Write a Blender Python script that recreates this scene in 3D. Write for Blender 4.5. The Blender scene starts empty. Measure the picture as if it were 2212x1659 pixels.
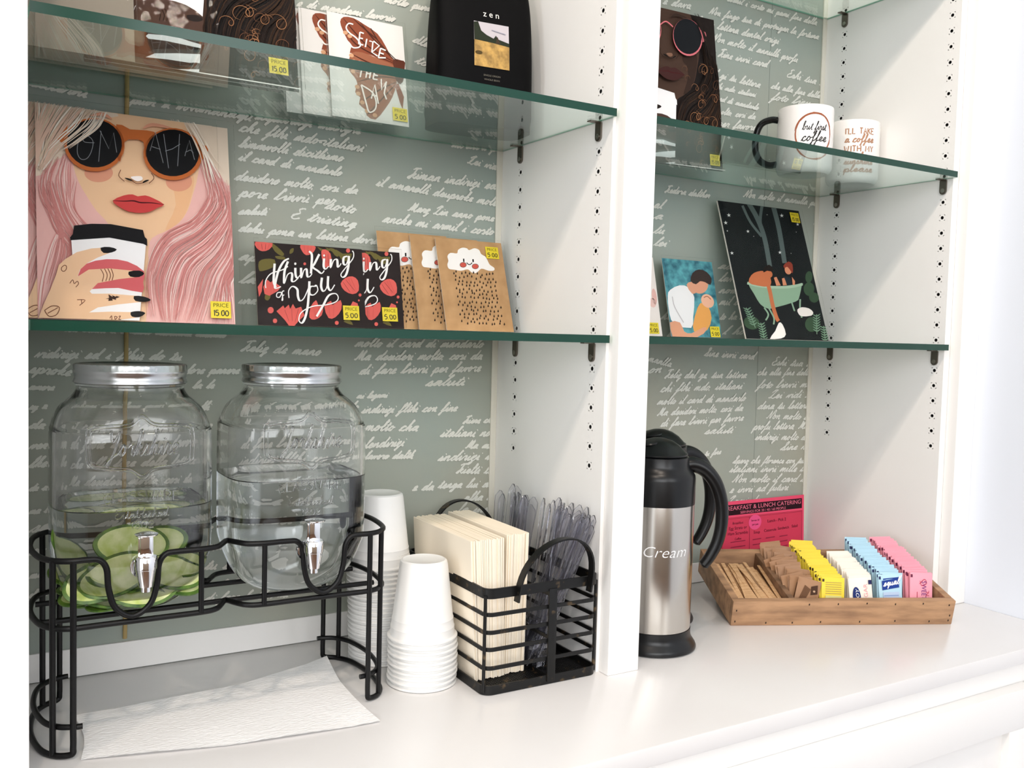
import bpy, bmesh, math, random
import numpy as np
from mathutils import Vector, Matrix
from mathutils.geometry import tessellate_polygon
random.seed(7)
PI = math.pi
sc = bpy.context.scene
COL = sc.collection

# ---------------------------------------------------------------- camera
cam = bpy.data.cameras.new('camera')
cam.sensor_fit = 'HORIZONTAL'; cam.sensor_width = 36.0
cam.lens = 1991.0 * 36.0 / 2212.0
cam.clip_start = 0.02; cam.clip_end = 60
camo = bpy.data.objects.new('camera', cam); COL.objects.link(camo)
yaw, pit, rol = math.radians(30.8), math.radians(-3.1), math.radians(1.52)
fwd = Vector((math.sin(yaw)*math.cos(pit), math.cos(yaw)*math.cos(pit), math.sin(pit)))
rt = fwd.cross(Vector((0, 0, 1))).normalized(); up = rt.cross(fwd)
r2 = rt*math.cos(rol) + up*math.sin(rol); u2 = -rt*math.sin(rol) + up*math.cos(rol)
camo.matrix_world = Matrix(((r2.x, u2.x, -fwd.x, 0), (r2.y, u2.y, -fwd.y, -1.227), (r2.z, u2.z, -fwd.z, 0.4353), (0, 0, 0, 1)))
sc.camera = camo

# ---------------------------------------------------------------- world, lights, exposure
w = bpy.data.worlds.new('daylight'); sc.world = w; w.use_nodes = True
bg = w.node_tree.nodes['Background']; bg.inputs[0].default_value = (0.93, 0.965, 1.0, 1); bg.inputs[1].default_value = 1.38
def area(name, loc, target, sx, sy, energy, color):
    l = bpy.data.lights.new(name, 'AREA'); l.shape = 'RECTANGLE'; l.size = sx; l.size_y = sy; l.energy = energy; l.color = color
    o = bpy.data.objects.new(name, l); COL.objects.link(o); o.location = loc
    o.rotation_euler = (Vector(target) - Vector(loc)).to_track_quat('-Z', 'Y').to_euler(); return o
area('window_and_fill_light', (-0.9, -3.6, 1.5), (0.7, 0, 0.3), 2.4, 1.9, 60, (0.97, 0.985, 1.0))
area('window_and_fill_light', (1.3, -3.7, 1.5), (0.7, 0, 0.3), 1.4, 1.9, 26, (0.97, 0.985, 1.0))
area('window_and_fill_light', (-2.7, -1.5, 0.95), (0.8, -0.1, 0.4), 0.35, 1.7, 12, (0.98, 0.99, 1.0))  # narrow side fill, added for bright edges on the jars; no window there
for lx, ly, e in ((-0.75, -1.1, 5.5), (-0.15, -1.2, 5.5), (0.45, -1.1, 5.5)):
    l = bpy.data.lights.new('ceiling_spot', 'SPOT'); l.energy = e*3.2; l.color = (1.0, 0.85, 0.72); l.shadow_soft_size = 0.035
    l.spot_size = math.radians(95); l.spot_blend = 0.7
    o = bpy.data.objects.new('ceiling_spot', l); COL.objects.link(o); o.location = (lx, ly, 1.75)
    o.rotation_euler = (Vector((lx+0.95, -0.1, 0.45)) - Vector(o.location)).to_track_quat('-Z', 'Y').to_euler()
sc.view_settings.view_transform = 'Standard'; sc.view_settings.look = 'None'
sc.view_settings.exposure = 0.24; sc.view_settings.gamma = 1.0; sc.view_settings.use_curve_mapping = False
sc.cycles.max_bounces = 14; sc.cycles.transmission_bounces = 14; sc.cycles.transparent_max_bounces = 32

# ---------------------------------------------------------------- materials
def lin(c):
    if isinstance(c, str):
        c = c.lstrip('#'); c = [int(c[i:i+2], 16)/255 for i in (0, 2, 4)]
    return tuple((x/12.92 if x <= 0.04045 else ((x+0.055)/1.055)**2.4) for x in c[:3]) + (1.0,)
MATS = {}
def mat(name, color='#ffffff', rough=0.5, metal=0.0, spec=0.5, **kw):
    if name in MATS: return MATS[name]
    m = bpy.data.materials.new(name); m.use_nodes = True; MATS[name] = m
    b = m.node_tree.nodes['Principled BSDF']
    b.inputs['Base Color'].default_value = lin(color); b.inputs['Roughness'].default_value = rough
    b.inputs['Metallic'].default_value = metal; b.inputs['Specular IOR Level'].default_value = spec
    for k, v in kw.items(): b.inputs[k.replace('_', ' ')].default_value = v
    return m
def bump(m, scale, strength, dist=0.001, kind='noise', stretch=(1, 1, 1), detail=4.0):
    nt = m.node_tree; b = nt.nodes['Principled BSDF']
    tc = nt.nodes.new('ShaderNodeTexCoord'); mp = nt.nodes.new('ShaderNodeMapping'); mp.inputs['Scale'].default_value = stretch
    t = nt.nodes.new('ShaderNodeTexNoise' if kind == 'noise' else 'ShaderNodeTexVoronoi'); t.inputs['Scale'].default_value = scale
    if kind == 'noise': t.inputs['Detail'].default_value = detail
    bp = nt.nodes.new('ShaderNodeBump'); bp.inputs['Strength'].default_value = strength; bp.inputs['Distance'].default_value = dist
    nt.links.new(tc.outputs['Object'], mp.inputs[0]); nt.links.new(mp.outputs[0], t.inputs['Vector'])
    nt.links.new(t.outputs[0], bp.inputs['Height']); nt.links.new(bp.outputs[0], b.inputs['Normal']); return m
def noisy(m, c1, c2, scale, stretch=(1, 1, 1), detail=6, lo=0.35, hi=0.65):
    nt = m.node_tree; b = nt.nodes['Principled BSDF']
    tc = nt.nodes.new('ShaderNodeTexCoord'); mp = nt.nodes.new('ShaderNodeMapping'); mp.inputs['Scale'].default_value = stretch
    t = nt.nodes.new('ShaderNodeTexNoise'); t.inputs['Scale'].default_value = scale; t.inputs['Detail'].default_value = detail
    r = nt.nodes.new('ShaderNodeValToRGB'); r.color_ramp.elements[0].color = lin(c1); r.color_ramp.elements[1].color = lin(c2)
    r.color_ramp.elements[0].position = lo; r.color_ramp.elements[1].position = hi
    nt.links.new(tc.outputs['Object'], mp.inputs[0]); nt.links.new(mp.outputs[0], t.inputs['Vector'])
    nt.links.new(t.outputs[0], r.inputs[0]); nt.links.new(r.outputs[0], b.inputs['Base Color']); return m
def glass_mat(name, color=(1, 1, 1, 1), ior=1.5, rough=0.0, absorb=None):
    m = bpy.data.materials.new(name); m.use_nodes = True; nt = m.node_tree; nt.nodes.clear(); MATS[name] = m
    g = nt.nodes.new('ShaderNodeBsdfGlass'); g.inputs['Color'].default_value = color; g.inputs['IOR'].default_value = ior; g.inputs['Roughness'].default_value = rough
    o = nt.nodes.new('ShaderNodeOutputMaterial'); nt.links.new(g.outputs[0], o.inputs['Surface'])
    if absorb:
        v = nt.nodes.new('ShaderNodeVolumeAbsorption'); v.inputs['Color'].default_value = absorb[0]; v.inputs['Density'].default_value = absorb[1]
        nt.links.new(v.outputs[0], o.inputs['Volume'])
    return m
def film_mat(name, tint=(1, 1, 1, 1), rough=0.05, amount=1.0, haze=0.0, haze_col='#ffffff', ior=1.5, crease=0.0):
    m = bpy.data.materials.new(name); m.use_nodes = True; nt = m.node_tree; nt.nodes.clear(); MATS[name] = m
    t = nt.nodes.new('ShaderNodeBsdfTransparent'); t.inputs[0].default_value = tint
    g = nt.nodes.new('ShaderNodeBsdfGlossy'); g.inputs['Roughness'].default_value = rough
    f = nt.nodes.new('ShaderNodeFresnel'); f.inputs[0].default_value = ior
    mx = nt.nodes.new('ShaderNodeMixShader'); o = nt.nodes.new('ShaderNodeOutputMaterial')
    nt.links.new(f.outputs[0], mx.inputs[0]); nt.links.new(t.outputs[0], mx.inputs[1]); nt.links.new(g.outputs[0], mx.inputs[2])
    last = mx
    if haze > 0:
        d = nt.nodes.new('ShaderNodeBsdfDiffuse'); d.inputs[0].default_value = lin(haze_col)
        m2 = nt.nodes.new('ShaderNodeMixShader'); m2.inputs[0].default_value = haze
        nt.links.new(mx.outputs[0], m2.inputs[1]); nt.links.new(d.outputs[0], m2.inputs[2]); last = m2
    if crease > 0:
        tc = nt.nodes.new('ShaderNodeTexCoord'); n = nt.nodes.new('ShaderNodeTexNoise'); n.inputs['Scale'].default_value = 22; n.inputs['Detail'].default_value = 3
        bp = nt.nodes.new('ShaderNodeBump'); bp.inputs['Strength'].default_value = crease; bp.inputs['Distance'].default_value = 0.004
        nt.links.new(tc.outputs['Object'], n.inputs['Vector']); nt.links.new(n.outputs[0], bp.inputs['Height'])
        nt.links.new(bp.outputs[0], g.inputs['Normal']); nt.links.new(bp.outputs[0], f.inputs['Normal'])
    nt.links.new(last.outputs[0], o.inputs['Surface']); return m

M_WHITE = bump(mat('white_paint', '#f3f1ee', 0.42), 90, 0.06, 0.0006)
M_COUNTER = bump(noisy(mat('white_countertop', '#e9e6e4', 0.22), '#e6e3e1', '#ebe9e7', 3.0), 700, 0.05, 0.0003)
M_PAPER = noisy(mat('sage_wallpaper', '#a3a89e', 0.6), '#99a69f', '#a8a697', 2.2)
M_SCRIPT = mat('wallpaper_script', '#e0e0d7', 0.6)
M_LAV = bump(mat('pale_lavender_wall', '#e4e9f2', 0.6), 120, 0.05)
M_HOLE = mat('peg_hole_dark', '#0b0a09', 0.9)
M_GREEN = glass_mat('green_plate_glass', (1, 1, 1, 1), 1.5, 0.0, ((0.0, 0.79, 0.62, 1), 10.5))
M_JAR = glass_mat('clear_jar_glass', (1, 1, 1, 1), 1.45)
M_WATER = glass_mat('water', (0.985, 1.0, 1.0, 1), 1.33)
M_EDGE = mat('deep_green_glass_edge', '#093a2c', 0.15, 0, 0.4)
M_GROUND = mat('ground_glass_edge', '#8fc9b2', 0.8)
M_NICKEL = mat('nickel', '#7d766d', 0.38, 1.0)
M_CHROME = mat('chrome', '#f4f4f6', 0.06, 1.0)
M_ZINC = mat('brushed_zinc_lid', '#c9cacb', 0.24, 1.0)
M_IRON = bump(mat('black_wire', '#060607', 0.4, 0, 0.3), 600, 0.1, 0.0003)
M_WORN = noisy(mat('worn_black_metal', '#1a1918', 0.45, 0.3), '#0b0b0b', '#7a6344', 90, lo=0.60, hi=0.84)
M_STEEL = mat('brushed_steel', '#c9c4bd', 0.22, 1.0)
M_BLACK = mat('black_plastic', '#050608', 0.3, 0, 0.4)
M_CUP = mat('frosted_cup_plastic', '#fbfaf7', 0.35, 0, 0.5, Transmission_Weight=0.12, Subsurface_Weight=0.0)
M_NAPKIN = mat('cream_napkin', '#f6ead6', 0.85)
M_TOWEL = bump(mat('white_paper_towel', '#fffefd', 0.9), 130, 1.0, 0.0012, stretch=(1.2, 3.4, 1))
M_WOOD = noisy(mat('rustic_wood', '#a67f5e', 0.65), '#85644a', '#b48c68', 14, stretch=(1, 5, 5), lo=0.3, hi=0.6)
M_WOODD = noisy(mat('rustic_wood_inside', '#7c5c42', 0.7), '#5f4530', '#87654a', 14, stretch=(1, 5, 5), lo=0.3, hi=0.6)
M_STICK = noisy(mat('birch_stirrer', '#cfa273', 0.6), '#c49668', '#d9b084', 8, stretch=(1, 20, 20))
M_CUTLERY = film_mat('clear_plastic', (0.90, 0.90, 0.93, 1), 0.05, haze=0.03, haze_col='#c9c9d4', ior=1.5)
M_SLEEVE = film_mat('cellophane', (0.985, 0.985, 0.98, 1), 0.03, ior=1.12, crease=0.35)
M_MUG = mat('white_glazed_ceramic', '#f4f1ee', 0.08)
M_YEL = mat('sticker_yellow', '#e8d22c', 0.6)
M_INK = mat('black_ink', '#17130f', 0.6)

# ---------------------------------------------------------------- mesh builder
class MB:
    def __init__(s): s.v = []; s.f = []; s.m = []; s.mats = []
    def mi(s, m):
        if m not in s.mats: s.mats.append(m)
        return s.mats.index(m)
    def add(s, vs, fs, m):
        k = len(s.v); s.v += [tuple(p) for p in vs]; i = s.mi(m)
        for f in fs: s.f.append(tuple(a+k for a in f)); s.m.append(i)
    def box(s, a, b, m, bev=0.0):
        (x0, y0, z0), (x1, y1, z1) = a, b
        if bev <= 0:
            s.add([(x0,y0,z0),(x1,y0,z0),(x1,y1,z0),(x0,y1,z0),(x0,y0,z1),(x1,y0,z1),(x1,y1,z1),(x0,y1,z1)],
                  [(0,3,2,1),(4,5,6,7),(0,1,5,4),(1,2,6,5),(2,3,7,6),(3,0,4,7)], m); return
        bm = bmesh.new(); bmesh.ops.create_cube(bm, size=1)
        for v in bm.verts: v.co = Vector(((x0+x1)/2 + v.co.x*(x1-x0), (y0+y1)/2 + v.co.y*(y1-y0), (z0+z1)/2 + v.co.z*(z1-z0)))
        bmesh.ops.bevel(bm, geom=bm.edges[:], offset=bev, segments=2, profile=0.6, affect='EDGES')
        bm.verts.index_update()
        s.add([v.co[:] for v in bm.verts], [[v.index for v in f.verts] for f in bm.faces], m); bm.free()
    def prism(s, pts, z0, z1, m, bev=0):
        n = len(pts); s.add([(x, y, z0) for x, y in pts] + [(x, y, z1) for x, y in pts],
              [tuple(range(n-1, -1, -1)), tuple(range(n, 2*n))] + [(i, (i+1) % n, n+(i+1) % n, n+i) for i in range(n)], m)
    def lathe(s, prof, m, c=(0, 0, 0), n=40, shape=None, cap0=False, cap1=False):
        vs = []; fs = []
        for r, z in prof:
            for i in range(n):
                a = 2*PI*i/n; x, y = math.cos(a), math.sin(a)
                if shape: x, y = shape(x, y, z)
                vs.append((c[0]+r*x, c[1]+r*y, c[2]+z))
        for k in range(len(prof)-1):
            for i in range(n):
                j = (i+1) % n; fs.append((k*n+i, k*n+j, (k+1)*n+j, (k+1)*n+i))
        if cap0: fs.append(tuple(range(n-1, -1, -1)))
        if cap1: fs.append(tuple((len(prof)-1)*n+i for i in range(n)))
        s.add(vs, fs, m)
    def tube(s, pts, r, m, n=10, closed=False, flat=1.0, rad=None):
        P = [Vector(p) for p in pts]; L = len(P); vs = []; fs = []; prev = None
        for i in range(L):
            if closed: t = P[(i+1) % L] - P[i-1]
            else: t = P[min(i+1, L-1)] - P[max(i-1, 0)]
            t = t.normalized() if t.length > 1e-9 else Vector((0, 0, 1))
            if prev is None:
                a = Vector((0, 0, 1)) if abs(t.z) < 0.9 else Vector((1, 0, 0)); nn = (a - t*a.dot(t)).normalized()
            else:
                nn = prev - t*prev.dot(t); nn = nn.normalized() if nn.length > 1e-6 else prev
            prev = nn; b = t.cross(nn); rr = r*(rad[i] if rad else 1)
            for k in range(n):
                a = 2*PI*k/n; vs.append(P[i] + nn*math.cos(a)*rr*flat + b*math.sin(a)*rr)
        for i in range(L if closed else L-1):
            for k in range(n):
                i2 = (i+1) % L; k2 = (k+1) % n; fs.append((i*n+k, i*n+k2, i2*n+k2, i2*n+k))
        if not closed: fs.append(tuple(range(n-1, -1, -1))); fs.append(tuple((L-1)*n+k for k in range(n)))
        s.add(vs, fs, m)
    def band(s, pts, zh, th, m, closed=True):   # vertical flat band along a plan path
        L = len(pts); vs = []; fs = []
        for i, p in enumerate(pts):
            a = pts[(i+1) % L] if closed or i < L-1 else p; b = pts[i-1] if closed or i > 0 else p
            t = Vector((a[0]-b[0], a[1]-b[1], 0)).normalized(); nn = Vector((t.y, -t.x, 0))
            z = p[2]; q = Vector((p[0], p[1], 0))
            for sgn, zz in ((1, z), (1, z+zh), (-1, z+zh), (-1, z)): vs.append((q + nn*sgn*th/2) + Vector((0, 0, zz)))
        for i in range(L if closed else L-1):
            j = (i+1) % L
            for k in range(4): fs.append((i*4+k, i*4+(k+1) % 4, j*4+(k+1) % 4, j*4+k))
        if not closed: fs += [(0, 1, 2, 3), ((L-1)*4+3, (L-1)*4+2, (L-1)*4+1, (L-1)*4)]
        s.add(vs, fs, m)
    def mesh(s, name, smooth=True):
        me = bpy.data.meshes.new(name); me.from_pydata(s.v, [], s.f)
        for m in s.mats: me.materials.append(m)
        me.polygons.foreach_set('material_index', s.m)
        if smooth:
            me.polygons.foreach_set('use_smooth', [True]*len(s.f)); me.update()
            try: me.set_sharp_from_angle(angle=math.radians(38))
            except Exception: pass
        me.update(); return me
    def build(s, name, parent=None, smooth=True, fix=False):
        me = s.mesh(name, smooth)
        if fix:
            bm = bmesh.new(); bm.from_mesh(me); bmesh.ops.recalc_face_normals(bm, faces=bm.faces); bm.to_mesh(me); bm.free()
        o = bpy.data.objects.new(name, me); COL.objects.link(o)
        if parent: o.parent = parent
        return o
def tag(o, label=None, cat=None, group=None, kind=None):
    if label: o['label'] = label
    if cat: o['category'] = cat
    if group: o['group'] = group
    if kind: o['kind'] = kind
    return o
def empty(name, loc=(0, 0, 0), rz=0.0, label=None, cat=None, group=None):
    o = bpy.data.objects.new(name, None); COL.objects.link(o); o.location = loc; o.rotation_euler = (0, 0, rz)
    o.empty_display_size = 0.02
    return tag(o, label, cat, group)
def copy_tree(o, parent=None):
    c = o.copy(); COL.objects.link(c)
    if parent: c.parent = parent
    for ch in [x for x in bpy.data.objects if x.parent == o]: copy_tree(ch, c)
    return c

# ---------------------------------------------------------------- curves and lettering
def cr(pts, sub=5, closed=False):
    P = [tuple(p) for p in pts]
    if len(P) < 3: return P
    out = []; L = len(P); d = len(P[0])
    rng = range(L if closed else L-1)
    for i in rng:
        p0 = P[(i-1) % L] if closed or i > 0 else P[0]; p1 = P[i]; p2 = P[(i+1) % L]; p3 = P[(i+2) % L] if closed or i+2 < L else P[-1]
        for k in range(sub):
            t = k/sub
            out.append(tuple(0.5*((2*p1[j]) + (-p0[j]+p2[j])*t + (2*p0[j]-5*p1[j]+4*p2[j]-p3[j])*t*t + (-p0[j]+3*p1[j]-3*p2[j]+p3[j])*t**3) for j in range(d)))
    if not closed: out.append(P[-1])
    return out
def ribbon2(pts, width, taper=False, rough=0.0, prof=None):
    L = len(pts); vs = []; fs = []
    for i in range(L):
        a = pts[max(i-1, 0)]; b = pts[min(i+1, L-1)]
        tx, ty = b[0]-a[0], b[1]-a[1]; n = math.hypot(tx, ty) or 1; tx /= n; ty /= n
        h = width/2
        if taper: h *= max(0.12, math.sin(PI*min(max(i/(L-1), 0.03), 0.97))**0.6)
        if prof: h *= prof(i/(L-1), tx, ty)
        if rough: h *= 1 + random.uniform(-rough, rough)
        vs += [(pts[i][0]-ty*h, pts[i][1]+tx*h), (pts[i][0]+ty*h, pts[i][1]-tx*h)]
    for i in range(L-1): fs.append((2*i, 2*i+1, 2*i+3, 2*i+2))
    return vs, fs
def P_(s): return [tuple(float(x) for x in p.split(',')) for p in s.split()]
CUR = {  # cursive lower case: points on a grid, x height 4
'a': (5, '0,0 2.2,3.4 3.5,4 1.8,3.8 .9,1.6 1.5,.1 3,1.4 3.8,3.9 3.5,.9 4.2,0 5,.6'), 'b': (4.4, '0,0 1.6,4 2.6,8.4 2,9 1.2,6 1.2,1 2.2,0 3.4,1.5 3,3.4 4.2,3.2'),
'c': (3.8, '0,0 1.5,3 3,4 3.1,3.2 2.3,4 1,2.6 1.2,.4 2.4,0 3.8,1'), 'd': (5, '0,0 2,3.5 3.2,3.9 1.5,3.6 .8,1.2 1.6,0 3,1.5 4.7,8.8 4,4 3.6,.8 4.3,0 5,.6'),
'e': (3.8, '0,0 2,1.6 3,3.2 2.2,4 1,2.6 1.2,.4 2.4,0 3.8,1'), 'f': (3.4, '0,0 2,4 3.4,8.2 2.8,9 2,6 1,-2 .2,-4 .2,-3 1.8,0 3.4,.8'),
'g': (4.6, '0,0 2.4,3.6 3.5,4 1.8,3.7 1,1.6 1.8,.4 3.2,2 3.7,3.9 3,-2 1.6,-4 1.2,-3 3,-.5 4.6,.6'), 'h': (4.4, '0,0 1.8,4.5 2.8,8.6 2.2,9 1.5,5 1,0 1.8,3 3,4 3.2,3 3,.6 3.6,0 4.4,.6'),
'i': (2.6, '0,0 1.4,3.8 1.2,.6 1.8,0 2.6,.6'), 'k': (4, '0,0 1.8,4.5 2.8,8.6 2.2,9 1.5,5 1,0 1.6,2.4 3,4 2.8,2.6 1.8,2 3,.2 4,.6'),
'l': (2.7, '0,0 1.6,4 2.8,8.5 2.2,9 1.4,5 1.2,.8 1.8,0 2.7,.6'), 'm': (6.2, '0,0 1.2,3.8 1,0 1.9,3.2 2.8,4 2.9,0 3.8,3.2 4.7,4 4.8,.6 5.4,0 6.2,.6'),
'n': (4.5, '0,0 1.2,3.8 1,0 1.9,3.2 3,4 3.1,.6 3.7,0 4.5,.6'), 'o': (4.2, '0,0 1.5,3.2 2.6,4 1.2,3.4 .9,1 1.8,0 3.1,1.6 2.7,3.9 3.1,3 4.2,3'),
'p': (4.4, '0,0 1.4,4 .6,-4 1.2,0 2,3.4 3.2,3.8 3.6,1.6 2.6,0 1.6,.6 3,.1 4.4,.6'), 'q': (4.6, '0,0 2.4,3.6 3.5,4 1.8,3.7 1,1.6 1.8,.4 3.2,2 3.7,3.9 3,-3.6 4,-1 4.6,.6'),
'r': (3.4, '0,0 1.2,4.2 1.4,3.6 2.6,3.7 2.3,.8 2.8,0 3.4,.5'), 's': (3.2, '0,0 1.8,4 2.4,2 2,.2 .9,.3 2.6,.1 3.2,.6'), 't': (3, '0,0 1.8,4 2.4,7 1.6,.8 2.2,0 3,.6'),
'u': (4.7, '0,0 1.2,3.9 1,.8 1.7,0 3,1.5 3.6,3.9 3.4,.6 4,0 4.7,.6'), 'v': (3.8, '0,0 1.2,3.8 1.9,0 3.1,3.6 3.8,3.2'), 'w': (5, '0,0 1.2,3.9 1.2,.4 2,0 2.8,3.6 3,.4 3.8,0 4.2,3.6 5,3.2'),
'x': (3.6, '0,0 1.4,4 2.4,0 3.6,1'), 'y': (4.6, '0,0 1.2,3.9 1,1 2,.4 3.4,3.9 2.8,-2 1.4,-4 1,-3 3,-.4 4.6,.6'), 'z': (3.4, '0,0 1,3.6 2.8,3.8 .9,.2 2.2,-.6 1.6,-3.6 .8,-3 3.4,.4'),
'L': (5.4, '0,6 2,8.5 4,9 3,7 2,3 .8,.4 -.4,.3 1.6,.6 4,-.4 5.4,.6'), 'M': (6.8, '-.5,1 1,1 2.6,8.8 3,2 3.2,1 5.2,8.8 5,1 5.8,0 6.8,.6'), 'E': (4.8, '4,8.6 2.6,9 1.2,7.4 2.8,5 .6,3 .6,.6 2.4,-.2 4.8,1'),
'S': (4.8, '0,0 3,5 4.2,8.4 3,9 2.2,7 3.4,3 2.4,.2 .4,.8 3,0 4.8,.6'), 'F': (5, '0,7.5 2,8.8 5.5,9 3,8.6 2.2,4 1.2,0 0,.2 2.4,3.6 4,4 3,2 4,.2 5,.6'), 'N': (6, '-.5,1 1,1 2.4,8.6 3.2,2 4,.4 5.4,8.8 6.4,9'),
'C': (5, '4.4,7.4 4.2,9 2,8.4 .6,5 .8,1.4 2.6,0 5,1.2'), 'Y': (5.6, '0,8 1.2,9 2,5.6 3,5 5.4,9 4,2 2,-3.6 .8,-3.4 2.4,-1 5.6,1')}
def cursive(text, slant=0.42, gap=2.6):
    """strokes (lists of points) and total advance, x height 4 units"""
    x = 0; strokes = []; cur = []; dots = []
    for ch in text:
        if ch in ' ':
            if cur: strokes.append(cur); cur = []
            x += gap; continue
        if ch in ".,'-":
            if ch == '-': strokes.append([(x+.3, 2), (x+2.4, 2.2)])
            elif ch == "'": strokes.append([(x+.6, 8.4), (x+.2, 6.8)])
            else: strokes.append([(x, .3), (x+.5, 0), (x+.2, -.8)])
            x += 2 if ch != '-' else 3; continue
        adv, s = CUR.get(ch, CUR['n'])
        pts = [(px+x+random.uniform(-.14, .14), py+random.uniform(-.14, .14)) for px, py in P_(s)]
        if ch == 'i': dots.append([(x+2.1, 5.6), (x+2.5, 6)])
        if ch == 't': dots.append([(x+.8, 4.7), (x+3.4, 5.2)])
        cur += pts if not cur else pts[1:]
        x += adv
    if cur: strokes.append(cur)
    sl = lambda S: [(px+py*slant, py) for px, py in S]
    return [cr(sl(S), 4) if len(S) > 2 else sl(S) for S in strokes] + [sl(d) for d in dots], x
BLK = {'A': '0,0 2,8 4,0;.7,3 3.3,3', 'B': '0,0 0,8 2.6,7.8 3.2,6.2 2.6,4.5 0,4.3;2.6,4.5 3.8,2.6 3,.3 0,0', 'C': '4,6.8 2.6,8 1,7.4 0,4 1,.6 2.6,0 4,1.2', 'D': '0,0 0,8 2.4,7.4 4,4 2.4,.6 0,0',
'E': '4,8 0,8 0,0 4,0;0,4.2 3,4.2', 'F': '4,8 0,8 0,0;0,4.2 3,4.2', 'G': '4,6.8 2.4,8 .6,7 0,4 .8,.8 2.4,0 4,1.2 4,3.6 2.4,3.6', 'H': '0,0 0,8;4,0 4,8;0,4 4,4', 'I': '1,0 1,8', 'J': '3,8 3,1.4 1.6,0 .2,1.4',
'K': '0,0 0,8;4,8 0,3.4;1.2,4.6 4,0', 'L': '0,8 0,0 3.6,0', 'M': '0,0 .4,8 2.4,2.4 4.4,8 4.8,0', 'N': '0,0 0,8 4,0 4,8', 'O': '2,8 .4,6.4 0,4 .4,1.6 2,0 3.6,1.6 4,4 3.6,6.4 2,8', 'P': '0,0 0,8 2.8,7.8 3.8,6 2.8,4 0,3.8',
'R': '0,0 0,8 2.8,7.8 3.6,6.2 2.8,4.4 0,4.2;1.8,4.2 4,0', 'S': '3.8,7 2.2,8 .6,7 .6,5.2 3.2,3.4 3.6,1.4 2,0 0,1', 'T': '0,8 4,8;2,8 2,0', 'U': '0,8 0,2 1.2,0 2.8,0 4,2 4,8', 'V': '0,8 2,0 4,8', 'W': '0,8 1.2,0 2.6,6 4,0 5.2,8',
'X': '0,8 4,0;4,8 0,0', 'Y': '0,8 2,4 4,8;2,4 2,0', 'Z': '0,8 4,8 0,0 4,0', '0': '2,7 .5,5.8 .2,3.4 .8,.8 2.2,.2 3.6,1.6 3.8,4.4 3,6.6 2,7', '1': '.4,5.8 1.6,7.2 1.4,0', '2': '.2,5.6 1.4,7.4 3.4,6.6 3,4 0,0 4,.2',
'5': '3.8,7.2 .8,7 .5,4.2 2.6,4.6 3.8,2.6 2.6,.3 .2,.6', '6': '3,7.6 1,5 .4,2 1.8,0 3.6,1.4 3,3.4 .6,3', '8': '2,8 .6,6.6 2,4.4 3.6,2 2,0 .4,2 2,4.4 3.4,6.6 2,8', '4': '3,0 3,8 0,2.6 4,2.6', '&': '4,0 .8,6 2,8 3,6.4 .4,2.6 1.2,0 2.6,.2 4,3', '/': '0,0 2.6,8',
"'": '.4,8 .2,6.6', '.': '0,.1 .3,.3', '-': '0,3.6 2.2,3.6', ' ': ''}
def block(text, gap=1.6, jit=0.0):
    x = 0; out = []
    for ch in text:
        s = BLK.get(ch, '')
        wmax = 2.6 if ch == ' ' else 0
        for st in s.split(';'):
            if not st: continue
            pts = [(px+x+random.uniform(-jit, jit), py+random.uniform(-jit, jit)) for px, py in P_(st)]
            wmax = max(wmax, max(p[0] for p in pts)-x)
            out.append(cr(pts, 4) if ch in 'BCDGJOPRSU0256&8' else pts)
        x += max(wmax, .6) + gap
    return out, x-gap
TXT = {}
def text_tris(s, shear=0.0, off=0.0):
    key = (s, shear, off)
    if key in TXT: return TXT[key]
    c = bpy.data.curves.new('t', 'FONT'); c.body = s; c.size = 1; c.shear = shear; c.resolution_u = 3; c.offset = off
    o = bpy.data.objects.new('t', c); COL.objects.link(o); bpy.context.view_layer.update()
    me = bpy.data.meshes.new_from_object(o.evaluated_get(bpy.context.evaluated_depsgraph_get()))
    vs = [(v.co.x, v.co.y) for v in me.vertices]; fs = [tuple(p.vertices) for p in me.polygons]
    bpy.data.objects.remove(o); bpy.data.curves.remove(c); bpy.data.meshes.remove(me)
    wd = max([v[0] for v in vs] or [1]); TXT[key] = (vs, fs, wd); return TXT[key]
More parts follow.
